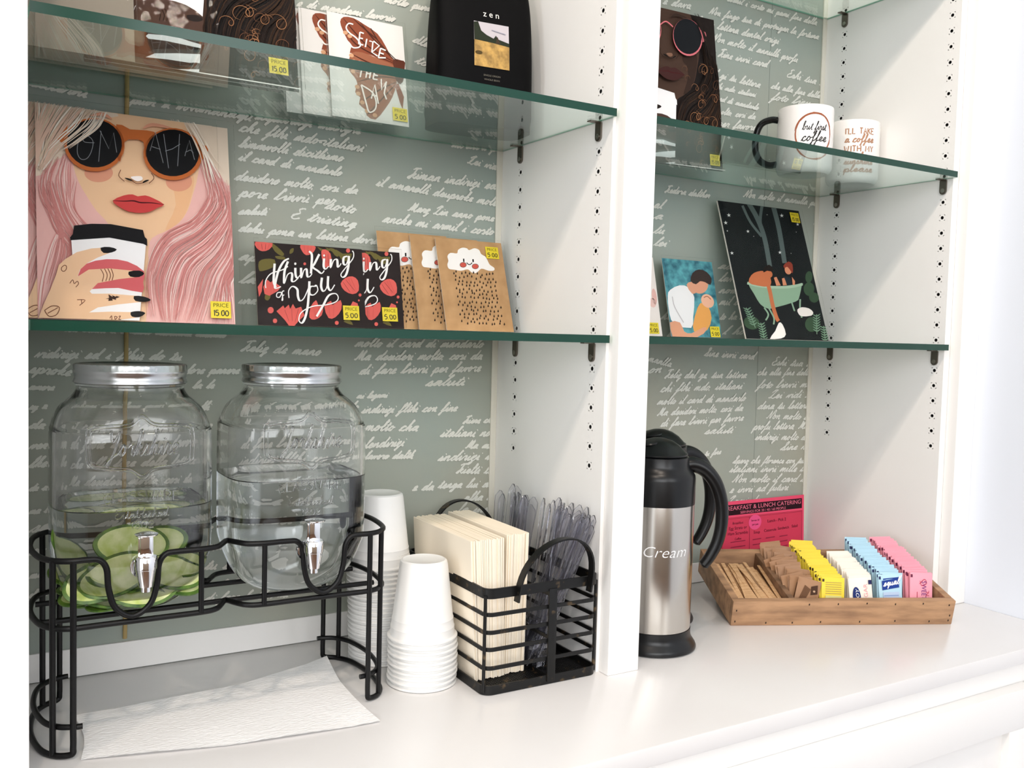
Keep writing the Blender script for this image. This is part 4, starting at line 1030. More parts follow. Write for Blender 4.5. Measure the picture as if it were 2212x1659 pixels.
# ---------------------------------------------------------------- cards and prints
def sticker(parent, x, z, price, y=-.0022, sc_=1.0, rot=0.0):
    m = MB(); w_, h_ = .0215*sc_, .0185*sc_; m.box((0, -.0002, 0), (w_, 0, h_), M_YEL)
    a = Art(m, lambda u, v: (u*w_, v*h_), -.0002, .00005)
    a.text('PRICE', (.5, .66), (.30, 0), (0, .33), '#5b5312', 0, True)
    S, ad = block(price, 1.5, .25); k = .74/ad; a.strokes(S, (.13, .14), (k, 0), (0, .046), .050, M_INK)
    o = m.build('price_sticker', parent, False); o.location = (x, y, z); o.rotation_euler = (0, rot, 0); return o
def card(name, label, cat, w_, h_, pos, lean, art, group=None, roll=0.0, yaw_=0.0, stock='#efe9e0', price=None, sp=(0, 0), ssc=1.0, srot=0.0, sleeve=(.004, .004), th=.0012):
    r = empty(name, pos, 0, label, cat, group)
    r.rotation_euler = (Matrix.Rotation(yaw_, 3, 'Z') @ Matrix.Rotation(-lean, 3, 'X') @ Matrix.Rotation(roll, 3, 'Y')).to_euler()
    m = MB(); m.box((0, 0, .0004), (w_, th, h_), mat('card_stock_'+stock.lstrip('#'), stock, .55))
    a = Art(m, None, 0, .00003)
    if art: art(a, w_, h_)
    m.build('printed_card', r, False); top = .0006 + .00003*(a.k+4)
    if price: sticker(r, sp[0], sp[1], price, -top, ssc, srot)
    if sleeve:
        m = MB(); sx, sz = sleeve; ya, yb = -top-.0007, th+.0006; n = 14; vs = []; fs = []; rr = random.Random(len(label))
        for j in range(n+1):
            for i in range(n+1):
                u, v = i/n, j/n; e = min(u, 1-u, v, 1-v) > 0
                vs.append((-sx/2+(w_+sx)*u, ya-(rr.uniform(0, .0009) if e else 0), .0001+(h_+sz)*v))
        for j in range(n):
            for i in range(n): k = j*(n+1)+i; fs.append((k, k+1, k+n+2, k+n+1))
        m.add(vs, fs, M_SLEEVE)
        m.build('clear_sleeve', r)
        e = MB(); e.tube([(-sx/2, ya, .0001), (-sx/2, ya, h_+sz), (w_+sx/2, ya, h_+sz), (w_+sx/2, ya, .0001)], .0005, M_SLEEVE, 4); e.build('sleeve_edge', r)
    return r
def hair(a, guides, n, wd, cols, seed=1, taper=True, jit=18):
    rg = random.Random(seed); G = [P_(g) if isinstance(g, str) else g for g in guides]
    for c in cols:
        a.k += 1
        for q in range(n):
            i = rg.randrange(len(G)-1) if len(G) > 1 else 0; t = rg.random(); A, B = G[i], G[(i+1) % len(G)]; L = min(len(A), len(B))
            dx, dy = rg.uniform(-jit, jit), rg.uniform(-jit, jit)
            pts = [(A[k][0]*(1-t)+B[k][0]*t+dx+rg.uniform(-5, 5), A[k][1]*(1-t)+B[k][1]*t+dy+rg.uniform(-5, 5)) for k in range(L)]
            s = rg.randrange(0, 2); e = L-rg.randrange(0, 2)
            if e-s < 3: s, e = 0, L
            a.line(cr(pts[s:e], 5), wd*rg.uniform(.5, 1.3), c, 0, taper, False); a.k += 0.34
PAL1 = dict(hair='#efbdb7', fringe='#ead7c4', skin='#f1c8a2', shade='#e3a084', frame='#c46a35', lens='#0d0d10', lip='#cb4444', cup='#f7f4f4', band='#d7666a', nail='#100f12', st=('#f7dcd4', '#dc9692', '#f3c6c0', '#cf8883'), fst=('#f7eee2', '#dcc6ae', '#e5c2ae'), ink='#7a4a36', letters=('OM', 'AHA'))
PAL2 = dict(hair='#1b1412', fringe='#211815', skin='#4d372c', shade='#38271f', frame='#e2787f', lens='#16181c', lip='#452421', cup='#f4f2f2', band='#4a352c', nail='#231a17', st=('#2b1d16', '#0c0908', '#3a2719', '#1d1410'), fst=('#241a14', '#0d0a09', '#3a2719'), ink='#2c1d16', letters=None)
def art_woman(P, curly=False):
    def f(a, w_, h_):
        a.fn = homog((157, 82), (1430, 255), (1502, 1583), (157, 1532), w_, h_); a.clip = (0, .0004, w_, h_)
        a.poly('150,70 1445,240 1515,1590 150,1540', P['hair'])
        a.poly('400,100 640,130 960,170 1250,235 1245,520 1205,690 1170,800 1110,885 1010,945 930,985 905,1090 890,1560 560,1560 640,985 650,900 560,800 495,700 440,600 405,480 395,300', P['skin'], 2)
        a.poly('1060,560 1205,560 1190,720 1130,860 1020,930 1090,760', P['shade'] if curly else '#efbd92', 3)
        a.ell(575, 545, 95, 62, P['shade']); a.ell(1110, 605, 88, 66, P['shade'], up=False)
        # loose hair
        a.poly('157,82 700,155 640,185 560,215 450,330 380,400 290,470 157,565', P['fringe'], 2); a.poly('1140,216 1430,255 1452,560 1440,640 1385,560 1330,480 1290,420 1230,330', P['fringe'], 2, False)
        hair(a, ['150,620 210,760 330,860 250,1050 180,1300 160,1540', '250,480 200,640 280,900 380,1050 330,1230 210,1540', '330,430 270,600 330,800 400,960 390,1100 300,1300', '400,440 420,600 400,760 500,900 600,900 640,905'], 34, 8, P['st'], 3)
        hair(a, ['1240,420 1300,700 1200,860 1000,980 900,1200 900,1500', '1300,500 1400,760 1250,950 1050,1080 960,1300 1000,1550', '1400,600 1460,850 1350,1050 1200,1200 1150,1400 1100,1560', '1440,650 1480,900 1470,1100 1400,1250 1350,1400 1300,1570', '1450,700 1490,1000 1500,1200 1460,1300 1480,1400 1500,1580'], 46, 8, P['st'], 8)
        hair(a, ['157,90 157,160 160,250 165,350', '330,110 260,220 200,340 170,520', '560,140 440,260 330,380 200,520'], 26, 10, P['fst'], 5)
        if curly:
            rg = random.Random(9)
            for k in range(70):
                cx, cy = (rg.uniform(160, 420), rg.uniform(500, 1500)) if k % 2 else (rg.uniform(1000, 1480), rg.uniform(650, 1560)); r0 = rg.uniform(18, 60); p = rg.uniform(0, 6)
                a.line([(cx+r0*(1-.5*t/9)*math.cos(p+t*.8)+t*6, cy+r0*(1-.5*t/9)*math.sin(p+t*.8)) for t in range(10)], rg.uniform(3, 5), rg.choice(['#9a6a48', '#6b4630', '#a87650']), 3, True)
        if curly: a.poly('157,1522 1502,1572 1502,1585 157,1535', '#efebe6')
        # brows, glasses
        a.line('520,178 600,168 660,200', 22, P['shade'], 4, True); a.line('865,262 930,238 1060,262', 22, P['shade'], 4, True)
        q = .945 if curly else 1.0
        a.ell(545, 368, 200*q, 176*q, P['frame'], .1); a.ell(1064, 432, 196*q, 172*q, P['frame'], .1, up=False)
        if not curly: a.poly('690,235 780,268 890,275 960,300 905,370 885,460 868,350 800,335 745,350 715,480 690,420', P['frame'], 2, False)
        if curly: a.line('725,330 800,300 885,345', 12, P['frame'], 4)
        a.poly('300,330 370,240 350,370 318,345', P['frame'], 0, False); a.poly('1225,360 1300,382 1296,420 1272,462 1225,470', P['frame'], 0, False)
        a.ell(545, 360, 182, 158, P['lens'], .1); a.ell(1062, 424, 176, 154, P['lens'], .1, up=False)
        if P['letters']:
            for s in ('480,310 440,350 432,420 455,462 495,458 525,410 535,345 500,310 468,318 480,350 545,356', '572,480 590,280', '582,276 640,395 672,290 692,420', '912,410 948,288 1000,490', '925,382 955,392 982,400', '1002,300 1036,525', '1108,300 1096,512', '1012,412 1060,398 1112,366', '1143,445 1172,342 1208,470', '1146,420 1180,405 1200,425'):
                a.line(s, 4, '#8d9094', 4 if s.count(' ') > 3 else 0)
        hair(a, ['560,150 540,220 470,290 340,380', '640,165 590,260 500,330 380,400', '480,140 420,230 330,310 250,390'], 9, 8, (P['fst'][0], P['fringe']), 12)
        hair(a, ['1150,220 1200,320 1250,430 1290,640', '1180,225 1240,320 1300,420 1400,560'], 8, 7, (P['fst'][0], P['fringe']), 13)
        # nose and lips
        a.line('718,535 704,575 742,612', 5, P['ink'], 4); a.line('920,558 938,592 905,626', 5, P['ink'], 4)
        a.poly('785,582 850,578 862,600 830,612 800,600', '#fff6f2' if not curly else '#8a6450', 3)
        a.line('744,590 775,600 800,610', 12, '#14100f', 3, True); a.line('905,604 880,612 860,624', 12, '#14100f', 3, True); a.line('790,606 825,628 865,622', 5, P['ink'], 4)
        a.poly('663,740 735,706 795,699 830,712 880,706 935,726 1007,768 960,790 915,814 850,823 765,812 700,776', P['lip'], 2)
        a.line('663,740 740,744 800,742 850,754 920,756 1007,768', 9, '#4a1418', 4, True)
        # cup
        a.poly('385,1000 640,982 885,1032 842,1585 420,1570', P['cup']); a.poly('430,1238 480,1165 620,1133 760,1150 872,1218 866,1290 860,1362 700,1330 540,1335 430,1330', P['band'], 2)
        a.poly('405,905 520,894 650,897 865,938 877,985 892,1000 894,1046 868,1032 640,988 380,1004 377,985 396,962', P['nail'] if not curly else '#f4f2f2', 0)
        # hand
        a.poly('345,1130 420,1085 520,1060 600,1055 655,1062 640,1092 560,1122 490,1160 440,1205 425,1250 500,1203 640,1196 790,1212 865,1225 850,1254 700,1270 560,1296 505,1352 520,1368 640,1368 860,1388 880,1425 700,1442 560,1462 500,1496 640,1492 830,1498 840,1532 700,1560 160,1540 190,1450 240,1340 280,1240 300,1170', P['skin'], 1)
        for s, k in (('580,1056 640,1051 690,1068 655,1088 600,1091', 2), ('768,1220 840,1212 873,1233 840,1256 780,1253', 2), ('804,1386 870,1390 919,1413 880,1427 814,1420', 2), ('782,1497 840,1490 881,1504 840,1532 790,1527', 2)): a.poly(s, P['nail'], k, s[0:3] == '580')
        for s in ('338,1172 320,1186 318,1206 334,1214 350,1198 350,1178 338,1172', '372,1296 392,1272 402,1298 422,1282 430,1300 412,1322', '420,1408 474,1412 436,1448', '448,1410 452,1438', '580,1200 600,1240 590,1286', '606,1198 624,1240 614,1282', '628,1197 646,1240 636,1280', '650,1198 664,1240 656,1278', '640,1538 652,1520 654,1548', '672,1524 676,1546 690,1530 674,1524', '700,1526 712,1524 700,1546 716,1546', '200,1480 250,1450 300,1460 280,1510 230,1520 200,1480', '220,1500 290,1462', '120,1460 150,1500'):
            a.line(s, 5, P['ink'], 4, False)
        a.poly('612,1404 636,1398 632,1374 660,1392 656,1380 684,1392 680,1384 708,1392 680,1402 684,1412 656,1404 660,1416 630,1418 634,1404', '#3a2620')
    return f
def art_thinking(a, w_, h_):
    a.fn = homog((183, 243), (972, 300), (998, 853), (207, 825), w_, h_); a.clip = (0, .0004, w_, h_)
    a.poly('175,235 980,292 1005,862 200,833', '#2b2221')
    cor, cd, ol = '#e0655d', '#c24f4b', '#6f6535'
    for s in ('300,250 350,280 400,330 380,345 330,310', '440,330 445,300 470,290 465,320', '335,345 400,350 405,370 350,365', '215,385 260,365 330,370 325,420 240,450 215,440', '740,290 770,340 800,350 790,310', '700,285 760,320 740,300', '255,640 270,600 300,620 280,655', '870,790 830,805 900,830', '780,300 830,330 900,330 870,380 820,370', '640,280 690,300 750,290 700,330'): a.poly(s, ol, 2)
    for s, k in (('190,245 315,255 290,300 240,312 200,290', 2), ('520,265 620,270 628,300 600,330 560,340 530,310', 2), ('672,315 700,300 740,330 745,400 715,430 685,400', 2), ('812,540 850,500 900,490 940,520 945,590 900,615 840,590', 2), ('205,560 245,505 235,590 215,630', 1), ('245,560 275,510 300,530 330,500 345,540 375,560 350,590 290,622 255,610', 1), ('340,730 390,690 400,710 430,685 440,715 460,680 480,712 520,700 545,760 500,800 470,835 430,830 400,790', 1), ('580,775 590,700 630,655 645,690 680,700 670,760 620,790', 2), ('690,700 740,660 750,690 810,655 815,720 770,775 720,780', 2), ('880,700 900,665 935,680 940,705 900,712', 1)):
        a.poly(s, cor, k)
    for s in ('400,720 430,800', '450,700 455,800', '500,715 475,805', '830,530 880,600', '850,515 915,590', '700,330 705,390', '720,335 722,400', '235,262 240,300', '265,262 262,300'): a.line(s, 6, '#2b2221', 0, True)
    for s in ('205,262 215,300', '290,262 280,300', '545,270 550,325', '575,275 572,330', '600,280 590,325', '870,505 905,602', '885,498 925,590', '300,540 300,610', '330,515 320,610', '610,700 625,780', '650,700 640,780', '720,690 730,770', '760,680 755,770'): a.line(s, 4, '#b04743', 0, True)
    for x, y, r in ((297, 723, 22), (328, 797, 16), (548, 402, 10), (868, 310, 15), (952, 622, 11), (943, 660, 7), (778, 815, 14), (560, 258, 8)): a.ell(x, y, r, r, cor)
    pf = lambda t, tx, ty: 0.62 + 0.75*max(0, ty)
    W = '#fbf7f4'
    for s in ('432,365 395,385 360,440 340,500 328,560 340,572 372,560', '262,570 262,520 300,470 380,445 425,420', '328,400 322,470 320,530 335,565', '425,385 400,450 395,530 402,528 420,480 445,465 455,480 452,520 470,525 500,500', '478,430 480,480 492,500 515,480', '520,430 522,500 540,450 560,440 566,490 585,490 600,470', '580,315 600,340 596,420 592,470', '655,335 620,400 605,425 640,450 670,470 690,450', '690,365 686,420 700,440 722,420', '740,370 738,430 760,380 785,375 790,425 805,415 815,400', '862,350 835,360 832,400 850,410 868,370 872,350 868,420 850,480 825,498 812,478 840,440 900,370 908,330 898,312'):
        a.line(s, 12.5, W, 5, False, True, 0, pf)
    a.ell(690, 345, 7, 8, W); a.ell(478, 402, 8, 9, W)
    for s in ('372,600 345,605 340,630 360,635 375,610 372,600', '395,590 380,600 385,650 378,655 385,625 395,618'): a.line(s, 7, W, 4)
    for s in ('430,640 428,590 455,560 490,580 495,630 510,660 540,640 580,555', '580,525 575,600 565,700 545,780 520,815 500,790 520,740 600,700 700,690 770,670 790,640 770,612 720,625 680,690 630,770', '620,560 585,565 580,610 610,620 640,590 632,555 620,560', '672,500 665,560 680,595 705,570 718,490', '718,490 715,560 735,590 765,550'):
        a.line(s, 12.5, W, 5, False, True, 0, pf)
def art_cloud(a, w_, h_):
    a.fn = homog((1512, 192), (1997, 235), (2083, 903), (1590, 885), w_, h_); a.clip = (0, .0004, w_, h_)
    a.poly('1505,182 2005,225 2093,913 1583,893', noisy(mat('kraft_card', '#bd9365', .8), '#b38a5d', '#c79d6f', 40))
    a.poly('1600,395 1608,365 1602,330 1625,306 1672,310 1680,285 1710,268 1745,272 1762,286 1800,272 1835,285 1850,315 1880,335 1895,360 1912,395 1945,420 1940,440 1900,440 1850,425 1815,455 1780,455 1750,430 1700,440 1650,432 1612,425', '#f6f2ef', 3)
    a.ell(1716, 396, 22, 17, '#cf5a4d'); a.ell(1805, 408, 22, 17, '#cf5a4d', up=False)
    for cx, cy in ((1716, 396), (1805, 408)): a.line([(cx+24*math.cos(t), cy+19*math.sin(t)) for t in [2*PI*i/14 for i in range(15)]], 3, '#2b1d18', 0)
    a.line('1720,350 1722,374', 10, '#16100e', 0); a.line('1789,354 1790,376', 10, '#16100e', 0); a.line('1742,380 1752,391 1762,394 1772,391 1782,380', 6, '#16100e', 3)
    rg = random.Random(2); a.k += 1
    for r in range(13):
        y = 450+r*31
        for c in range(11):
            x = 1640+c*30+r*5.5+rg.uniform(-8, 8)+(15 if r % 2 else 0); yy = y+c*2+rg.uniform(-9, 9)
            if c == 10 and r % 2: continue
            dr = [(x, yy-12), (x+5.5, yy+1), (x+4.2, yy+8), (x, yy+10), (x-4.2, yy+8), (x-5.5, yy+1)]
            a.poly(dr, '#3a2b20', 0, False)
def art_seize(a, w_, h_):
    a.fn = homog((450, 87), (882, 168), (942, 738), (515, 665), w_, h_); a.clip = (0, .0004, w_, h_)
    a.poly('440,80 890,160 950,745 505,672', '#e4e1dd')
    a.poly('528,150 545,120 600,125 660,160 740,215 790,290 835,370 875,385 880,420 800,395 720,350 640,330 590,335 600,290 575,260 545,200', '#8b4a33', 2)
    a.poly('600,335 660,330 760,370 850,410 860,480 840,560 800,630 750,690 700,665 690,630 655,600 660,560 630,530 640,480 620,440 590,400', '#9c6248', 2)
    for s in ('545,130 620,220 700,300 850,390', '560,160 600,260 700,330 860,400', '640,150 720,250 860,390', '600,340 720,400 860,440', '640,470 760,440 860,450', '655,600 760,520 860,470', '700,665 790,560 860,480', '600,130 690,210 740,250', '590,400 700,420 850,430'): a.line(s, 8, '#4e2519', 4, True)
    for x, y in ((560, 215), (585, 235), (600, 350), (615, 385), (612, 410), (640, 500), (648, 540), (672, 590), (700, 640), (745, 665)): a.ell(x, y, 14, 11, '#d0a07c', .6)
    a.poly('835,370 880,375 905,390 895,470 870,480 845,430', '#5c3022', 2); a.poly('850,490 870,480 905,560 900,630 885,600', '#8b4a33', 1)
    a.line('700,185 760,280 860,380', 4, '#3a2a22', 4); 
    W = '#fbf3ec'
    for s in ('600,165 575,160 562,185 580,215 620,245 645,280 640,300 610,305 590,290', '640,210 636,280', '640,210 662,218', '638,245 658,250', '636,280 662,288', '680,250 674,300', '695,262 715,268 712,330', '718,262 752,290 712,330 745,352', '760,305 750,362', '760,305 790,318', '755,332 780,340', '750,362 792,362', '640,385 680,395', '660,390 652,445', '690,395 684,448', '712,400 704,452', '687,422 708,426', '732,405 724,455', '732,405 755,412', '728,430 750,436', '724,455 750,460', '660,490 690,590 712,648 745,630 745,580 720,530 660,490', '720,570 735,490 760,600', '726,550 752,556', '770,455 775,520 800,470', '800,470 790,540 805,575'):
        a.line(s, 8, W, 4 if s.count(' ') > 3 else 0)
def art_bath(a, w_, h_):
    a.fn = homog((522, 93), (962, 148), (1078, 900), (602, 885), w_, h_); a.clip = (0, .0004, w_, h_)
    a.poly('515,85 970,140 1088,908 595,892', '#151a1b'); tr = '#586563'
    a.line('690,105 730,190 760,300 775,460', 26, tr, 4); a.line('655,120 690,210 745,290', 14, tr, 4); a.line('765,110 745,200 750,270', 16, tr, 4); a.line('825,130 845,250 860,440', 26, tr, 4)
    for x, y, r in ((575, 173, 12), (553, 215, 12), (671, 262, 10), (570, 384, 11), (866, 174, 12), (950, 222, 10), (838, 380, 11), (557, 260, 5), (700, 290, 3), (785, 170, 3), (900, 385, 3), (938, 265, 3)):
        a.poly([(x+(r if i % 2 == 0 else r*.35)*math.cos(PI*i/5-PI/2), y+(r if i % 2 == 0 else r*.35)*math.sin(PI*i/5-PI/2)) for i in range(10)], '#dfe3df', 0)
    for x, y, rx, ry in ((990, 520, 20, 34), (985, 590, 30, 40), (1010, 640, 28, 30), (985, 800, 38, 45), (640, 790, 45, 40)): a.ell(x, y, rx, ry, '#38503a', .2)
    a.poly('640,550 690,550 760,572 850,572 950,558 945,570 925,640 900,665 780,700 740,705 700,680 670,620', '#8fae93', 2); a.line('637,556 700,572 780,580 880,578 950,562', 15, '#a8c3a9', 4)
    for s in ('720,700 740,740 722,775', '745,700 770,760 765,800', '880,670 892,720', '930,650 925,700 930,760'): a.line(s, 9, '#8fae93', 4)
    a.poly('645,552 665,510 700,490 745,488 770,520 765,575 690,570', '#c9744b', 2); a.line('745,520 760,600 770,690 785,760 795,780', 22, '#c9744b', 4)
    a.ell(762, 505, 22, 22, '#c9744b'); a.poly('738,470 770,450 790,475 785,490 755,485 735,495', '#1c1512', 2)
    a.poly('790,525 805,520 825,570 800,572', '#d98f6c', 1); a.poly('835,530 850,525 860,568 838,570', '#d98f6c', 1, False); a.ell(875, 480, 20, 26, '#d98f6c'); a.poly('850,455 880,432 902,450 898,500 885,480 870,462 855,470', '#8f3b2b', 2)
    a.poly('845,515 880,522 892,560 862,568', '#1d2a33'); a.poly('892,520 908,545 905,568 893,566', '#d98f6c')
    a.poly('908,712 935,698 975,705 998,728 985,748 930,752 912,735', '#f0e9e2', 2); a.poly('795,790 815,800 830,860 800,885 735,888 770,840', '#efebe6', 2)
    for cx, cy, dx in ((615, 700, 26), (690, 790, 8), (1015, 740, -4), (1050, 810, 3)):
        a.line([(cx, cy), (cx+dx, cy+60), (cx+dx*1.6, cy+120)], 4, '#7d9a83', 4)
        for k in range(7):
            y = cy+12+k*15; x = cx+dx*(.2+k*.17); a.line([(x-22, y-12), (x, y), (x+22, y-14)], 8, '#6f8f76', 3, True)
def art_kiss(a, w_, h_):
    a.fn = homog((155, 404), (450, 414), (468, 876), (190, 870), w_, h_); a.clip = (0, .0004, w_, h_)
    a.poly('150,395 458,405 476,885 182,880', noisy(mat('teal_wash', '#2f7f8c', .5), '#1f5f6f', '#5fb0b8', 60))
    a.poly('180,640 195,600 250,570 300,580 330,640 315,760 300,820 210,800 185,740', '#f1efee', 2); a.poly('290,565 320,545 345,560 350,600 320,620', '#e0a283', 2)
    a.ell(368, 560, 48, 58, '#e0a283', .35); a.poly('315,540 330,490 370,465 415,480 440,520 430,560 400,545 370,540 345,560', '#3b302c', 2)
    a.poly('345,700 375,670 405,690 420,760 390,830 330,850 310,810', '#e9a85b', 2); a.ell(405, 660, 36, 42, '#eeb99b', -.4); a.line('385,640 405,632 425,650', 5, '#a86a4c', 4)
    a.poly('185,790 240,790 260,840 300,850 370,815 385,830 330,872 195,872', '#e3a583', 2); a.line('205,640 215,700 260,790', 5, '#c9c4c4', 4)
def art_pale(a, w_, h_):
    a.fn = lambda x, y: (x*w_, y*h_); a.clip = (0, .0004, w_, h_)
    a.poly('0,0 1,0 1,1 0,1', '#efe6df'); a.ell(.93, .50, .05, .10, '#e8b9b0'); a.ell(.88, .42, .07, .06, '#eac5bb', up=False)
def art_plain(a, w_, h_): pass

WZ, MZ = SH['low']+.0009, SH['mid']+.0009
LX = lambda h, dy: math.asin(dy/h)
# pink-haired poster (two copies, one behind the other)
card('art_print', 'tall poster of a pink-haired woman in round sunglasses reading OMAHA, holding a cup', 'art print', .2165, .2520, (.0712, -.0760, WZ), LX(.252, .050), art_woman(PAL1), 'pink-haired woman posters', price='15.00', sp=(.186, .006), ssc=1.12, sleeve=(.012, .006))
card('art_print', 'second copy of the pink-haired poster, showing only its left edge behind the first', 'art print', .2165, .2540, (.0540, -.0690, WZ), LX(.252, .050), art_woman(PAL1), 'pink-haired woman posters', sleeve=(.008, .006))
# floral cards
card('greeting_card', 'dark floral card lettered thinking of you, with a 5.00 sticker, in front', 'greeting card', .1455, .1090, (.3200, -.0600, WZ), LX(.109, .022), art_thinking, 'thinking of you cards', price='5.00', sp=(.113, .010), ssc=1.05, stock='#d8c7b2')
card('greeting_card', 'second dark floral thinking of you card, its right half showing behind the first', 'greeting card', .1455, .1090, (.3790, -.0520, WZ), LX(.109, .022), art_thinking, 'thinking of you cards', price='5.00', sp=(.113, .010), ssc=1.05, stock='#d8c7b2')
# rain cloud cards
card('greeting_card', 'kraft card with a smiling white rain cloud, foremost and rightmost of three', 'greeting card', .1090, .1395, (.5800, -.0730, WZ), LX(.1395, .045), art_cloud, 'rain cloud cards', price='5.00', sp=(.080, .113), ssc=1.0, sleeve=(.008, .003))
card('greeting_card', 'kraft rain cloud card between the other two, its left part showing', 'greeting card', .1090, .1400, (.5440, -.0600, WZ), LX(.1395, .040), art_cloud, 'rain cloud cards', price='5.00', sp=(.080, .118), ssc=1.0, sleeve=(.005, .004))
card('greeting_card', 'kraft rain cloud card leaning rearmost and leftmost of three', 'greeting card', .1090, .1410, (.4960, -.0480, WZ), LX(.1395, .034), art_cloud, 'rain cloud cards', sleeve=(.005, .006))
# butterfly wing cards on the upper shelf
for i, (x, y, lb) in enumerate(((.4150, -.0560, 'white card with a butterfly wing reading SEIZE THE DAY, foremost of three'), (.3790, -.0480, 'white butterfly wing card peeking out behind the foremost SEIZE THE DAY card'), (.3590, -.0420, 'white butterfly wing card rearmost of three, only its left edge showing'))):
    card('greeting_card', lb, 'greeting card', .1090, .1380, (x, y, MZ), LX(.1395, .030), art_seize, 'seize the day cards', stock='#e9e6e2', price='5.00' if i == 0 else None, sp=(.085, .006), sleeve=(.006, .004))
# dark poster on the upper shelf and its copy, and a plain backed one
card('art_print', 'dark poster of a black-haired woman with a white cup, foremost at the upper left', 'art print', .2250, .2560, (.1170, -.1450, MZ), LX(.25, .060), art_woman(PAL2, True), 'dark-haired woman posters', price='15.00', sp=(.188, .014), ssc=1.05, sleeve=(.010, .006), stock='#f4f0ec')
card('art_print', 'second dark-haired woman poster hidden mostly behind the first on the upper left shelf', 'art print', .2160, .2540, (.1120, -.1290, MZ), LX(.25, .060), art_woman(PAL2, True), 'dark-haired woman posters', price='15.00', sp=(.190, .006), sleeve=(.008, .006))
card('art_print', 'plain grey-brown backed print in cellophane at the left end of the upper shelf', 'art print', .1050, .2500, (.0535, -.1420 - .018, MZ), LX(.25, .050), art_plain, stock='#8b8172', sleeve=(.006, .004), yaw_=.0)
# right bay
card('art_print', 'dark poster of a woman in pink round glasses behind the divider in the right bay', 'art print', .2150, .2520, (.8850, -.0560, MZ), LX(.25, .030), art_woman(PAL2, True), 'dark-haired woman posters', roll=-.02, price='15.00', sp=(.180, .006), sleeve=None)
card('art_print', 'night-time poster of a couple in a green bathtub under stars', 'art print', .2010, .2520, (1.1260, -.1000, WZ), LX(.252, .082), art_bath, price='15.00', sp=(.172, .226), ssc=1.05, sleeve=(.010, .003), th=.003)
card('greeting_card', 'teal card of a man in a white shirt kissing a baby, right bay', 'greeting card', .1110, .1340, (.9975, -.0600, WZ), LX(.134, .032), art_kiss, price='5.00', sp=(.086, .001), sleeve=(.004, .005))
card('greeting_card', 'pale card cut off by the divider, left of the kissing card', 'greeting card', .1000, .1340, (.8820, -.0560, WZ), LX(.134, .032), art_pale, price='5.00', sp=(.072, .004), sleeve=(.005, .005))

# ---------------------------------------------------------------- coffee bag
bg_ = empty('coffee_bag', (.6120, -.0900, MZ), math.radians(-6), 'black matte coffee bag with a zen landscape label at the right of the upper shelf', 'coffee bag')
m = MB(); nx, nz = 20, 26; W0, D0, H0 = .0730, .0370, .2550; M_BAG = bump(mat('black_bag', '#060607', .6, 0, .08), 30, .2, .003)
vs = []; fs = []; n = 40
for j in range(nz+1):
    v = j/nz; z = v*H0; d = D0*(1-.94*max(0, (v-.30)/.70)**1.4); ww = W0*(1.0 if v < .62 else 1-.10*((v-.62)/.38)**1.5) * (1-.03*math.sin(v*PI))
    if v < .04: ww *= .97
    for i in range(n):
        a_ = 2*PI*i/n; c_, s_ = math.cos(a_), math.sin(a_); e_ = 2.0/4.5
        vs.append((ww*math.copysign(abs(c_)**e_, c_)*(1-.28*max(0, (v-.42)/.58)**2.5), max(d, .0015)*math.copysign(abs(s_)**e_, s_), z))
for j in range(nz):
    for i in range(n): fs.append((j*n+i, j*n+(i+1) % n, (j+1)*n+(i+1) % n, (j+1)*n+i))
fs.append(tuple(range(n-1, -1, -1))); fs.append(tuple(nz*n+i for i in range(n)))
m.add(vs, fs, M_BAG); m.build('pouch', bg_)
def bagfront(z): v = z/H0; return -max(D0*(1-.94*max(0, (v-.30)/.70)**1.4), .0015)
m = MB(); Lx, Lz, LW, LH = -.0225, .0700, .0510, .0600
def on_bag(u, v):
    z = Lz+v*LH; return Lx+u*LW, z
a = Art(m, on_bag, 0, .00004)
a.poly('0,0 1,0 1,1 0,1', '#b9b3b8'); a.poly('0,0 1,0 1,.55 0,.62', noisy(mat('straw_field', '#a9853f', .5), '#8a6a2e', '#c39a4d', 120)); a.poly('0,.58 0,.98 .12,1 .2,.8 .35,.72 .55,.66 .62,.74 .68,.66 1,.6 1,.52 .5,.56', '#232a1d', 1)
a.poly('.6,.55 .66,.72 .74,.56', '#3b2f24'); a.ell(.12, .3, .1, .04, '#4c3d1f'); a.line('.5,.85 .9,.8', .02, '#8f8f9c', 0)
a.text('z e n', (.5, 1.14), (.24, 0), (0, .20), '#e8e4dc', 0, True); a.text('SINGLE ORIGIN', (.5, -.20), (.07, 0), (0, .055), '#6f6a60', 0, True); a.text('WHOLE BEAN', (.5, -.29), (.07, 0), (0, .055), '#6f6a60', 0, True)
m.v = [(x, y + bagfront(z) - .0009, z) for x, y, z in m.v]; m.build('label', bg_, False)

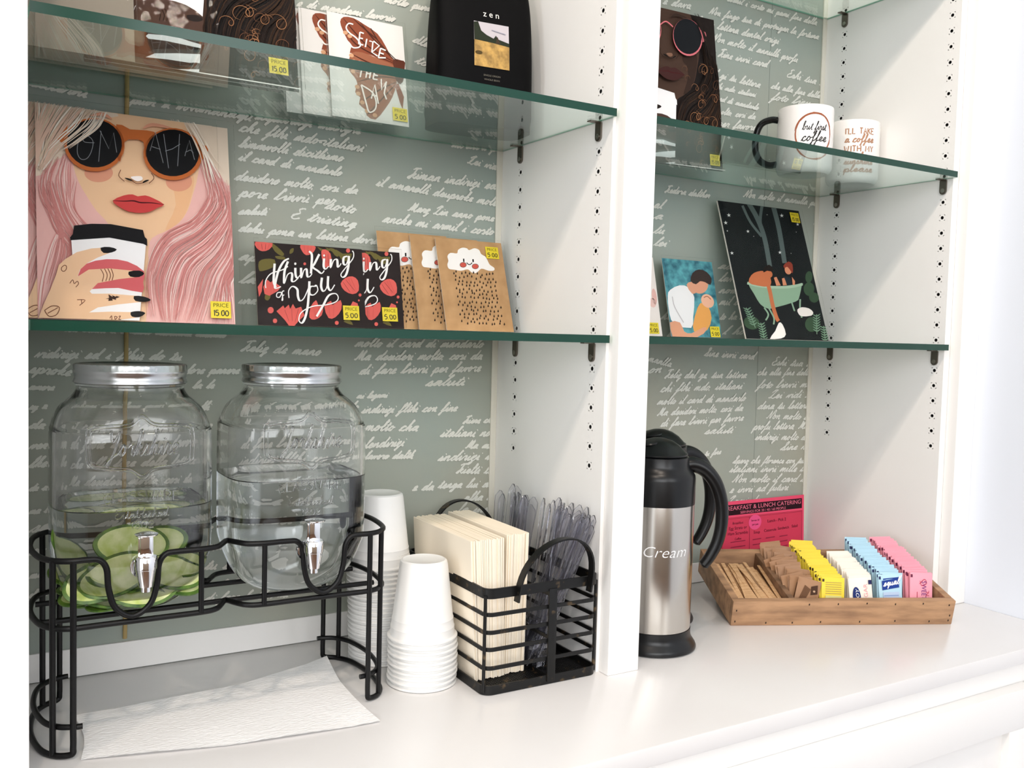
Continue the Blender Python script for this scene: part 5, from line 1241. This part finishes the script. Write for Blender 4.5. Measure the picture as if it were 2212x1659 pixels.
# ---------------------------------------------------------------- mugs
def make_mug(x, y, rz, label, r, h, hcol, art, ta):
    root = empty('coffee_mug', (x, y, MZ), rz, label, 'mug', 'printed mugs on the right bay shelf')
    m = MB(); m.lathe([(.0, .0008), (r*.80, .0008), (r*.84, .0), (r*.92, .002), (r, .009), (r, h-.003), (r-.0006, h-.0008), (r-.0018, h), (r-.0032, h-.001), (r-.0036, h-.006), (r-.0038, .012), (r*.7, .006), (.0, .006)], M_MUG, n=64); m.build('mug_body', root)
    hm = mat('mug_handle_' + hcol.lstrip('#'), hcol, .1); pts = cr([(-r+.002, 0, h*.83), (-r-.010, 0, h*.845), (-r-.026, 0, h*.78), (-r-.034, 0, h*.60), (-r-.034, 0, h*.42), (-r-.027, 0, h*.26), (-r-.012, 0, h*.175), (-r+.002, 0, h*.19)], 6)
    m = MB(); vs = []; fs = []; n = 12; L = len(pts)
    for i, p in enumerate(pts):
        q = (Vector(pts[min(i+1, L-1)]) - Vector(pts[max(i-1, 0)])).normalized(); nn = q.cross(Vector((0, 1, 0))).normalized()
        for k in range(n):
            a_ = 2*PI*k/n; vs.append(Vector(p)+Vector((0, 1, 0))*.0075*math.cos(a_)+nn*.0056*math.sin(a_))
    for i in range(L-1):
        for k in range(n): fs.append((i*n+k, i*n+(k+1) % n, (i+1)*n+(k+1) % n, (i+1)*n+k))
    m.add(vs, fs, hm); m.build('handle', root, True, True)
    m = MB(); a = Art(m, lambda u, v: (u, v), 0, .00005); art(a)
    out = []
    for x_, y_, z_ in m.v:
        ang = ta - rz + x_/r; rr = r + .0002 - y_; out.append((rr*math.cos(ang), rr*math.sin(ang), z_))
    m.v = out; m.build('printed_lettering', root, False)
def am1(a):
    a.line([(.031*math.cos(t), .052+.033*math.sin(t)) for t in [2*PI*i/30 for i in range(31)]], .0022, '#a8644a', 0, False, True, .4); a.line([(.0325*math.cos(t), .0525+.032*math.sin(t)) for t in [.4+2.6*i/20 for i in range(21)]], .0030, '#9a5a3f', 0, True)
    S, ad = cursive('but first', .2); a.strokes(S, (-.0205, .0580), (.040/ad, 0), (0, .0015), .0011, '#2c2a2a'); S, ad = cursive('coffee', .2); a.strokes(S, (-.0215, .0400), (.042/ad, 0), (0, .0018), .0014, '#2c2a2a')
def am2(a):
    for t, z, k, f in (("I'LL TAKE", .0730, .0012, block), ('a coffee', .0590, .0015, cursive), ('WITH MY', .0430, .0012, block), ('sunshine', .0300, .0013, cursive), ('please', .0170, .0013, cursive)):
        S, ad = f(t) if f is block else f(t, .1); a.strokes(S, (-.025, z), (.050/ad, 0), (0, k), .0019, '#b08468')
make_mug(1.2080, -.1330, math.radians(-42), 'white mug with a black handle, printed but first coffee in a ring', .0450, .1000, '#0a0a0b', am1, math.radians(-118))
make_mug(1.3480, -.1160, math.radians(252), "white mug printed I'LL TAKE a coffee WITH MY in copper letters, against the side panel", .0440, .0985, '#f2efec', am2, math.radians(-126))
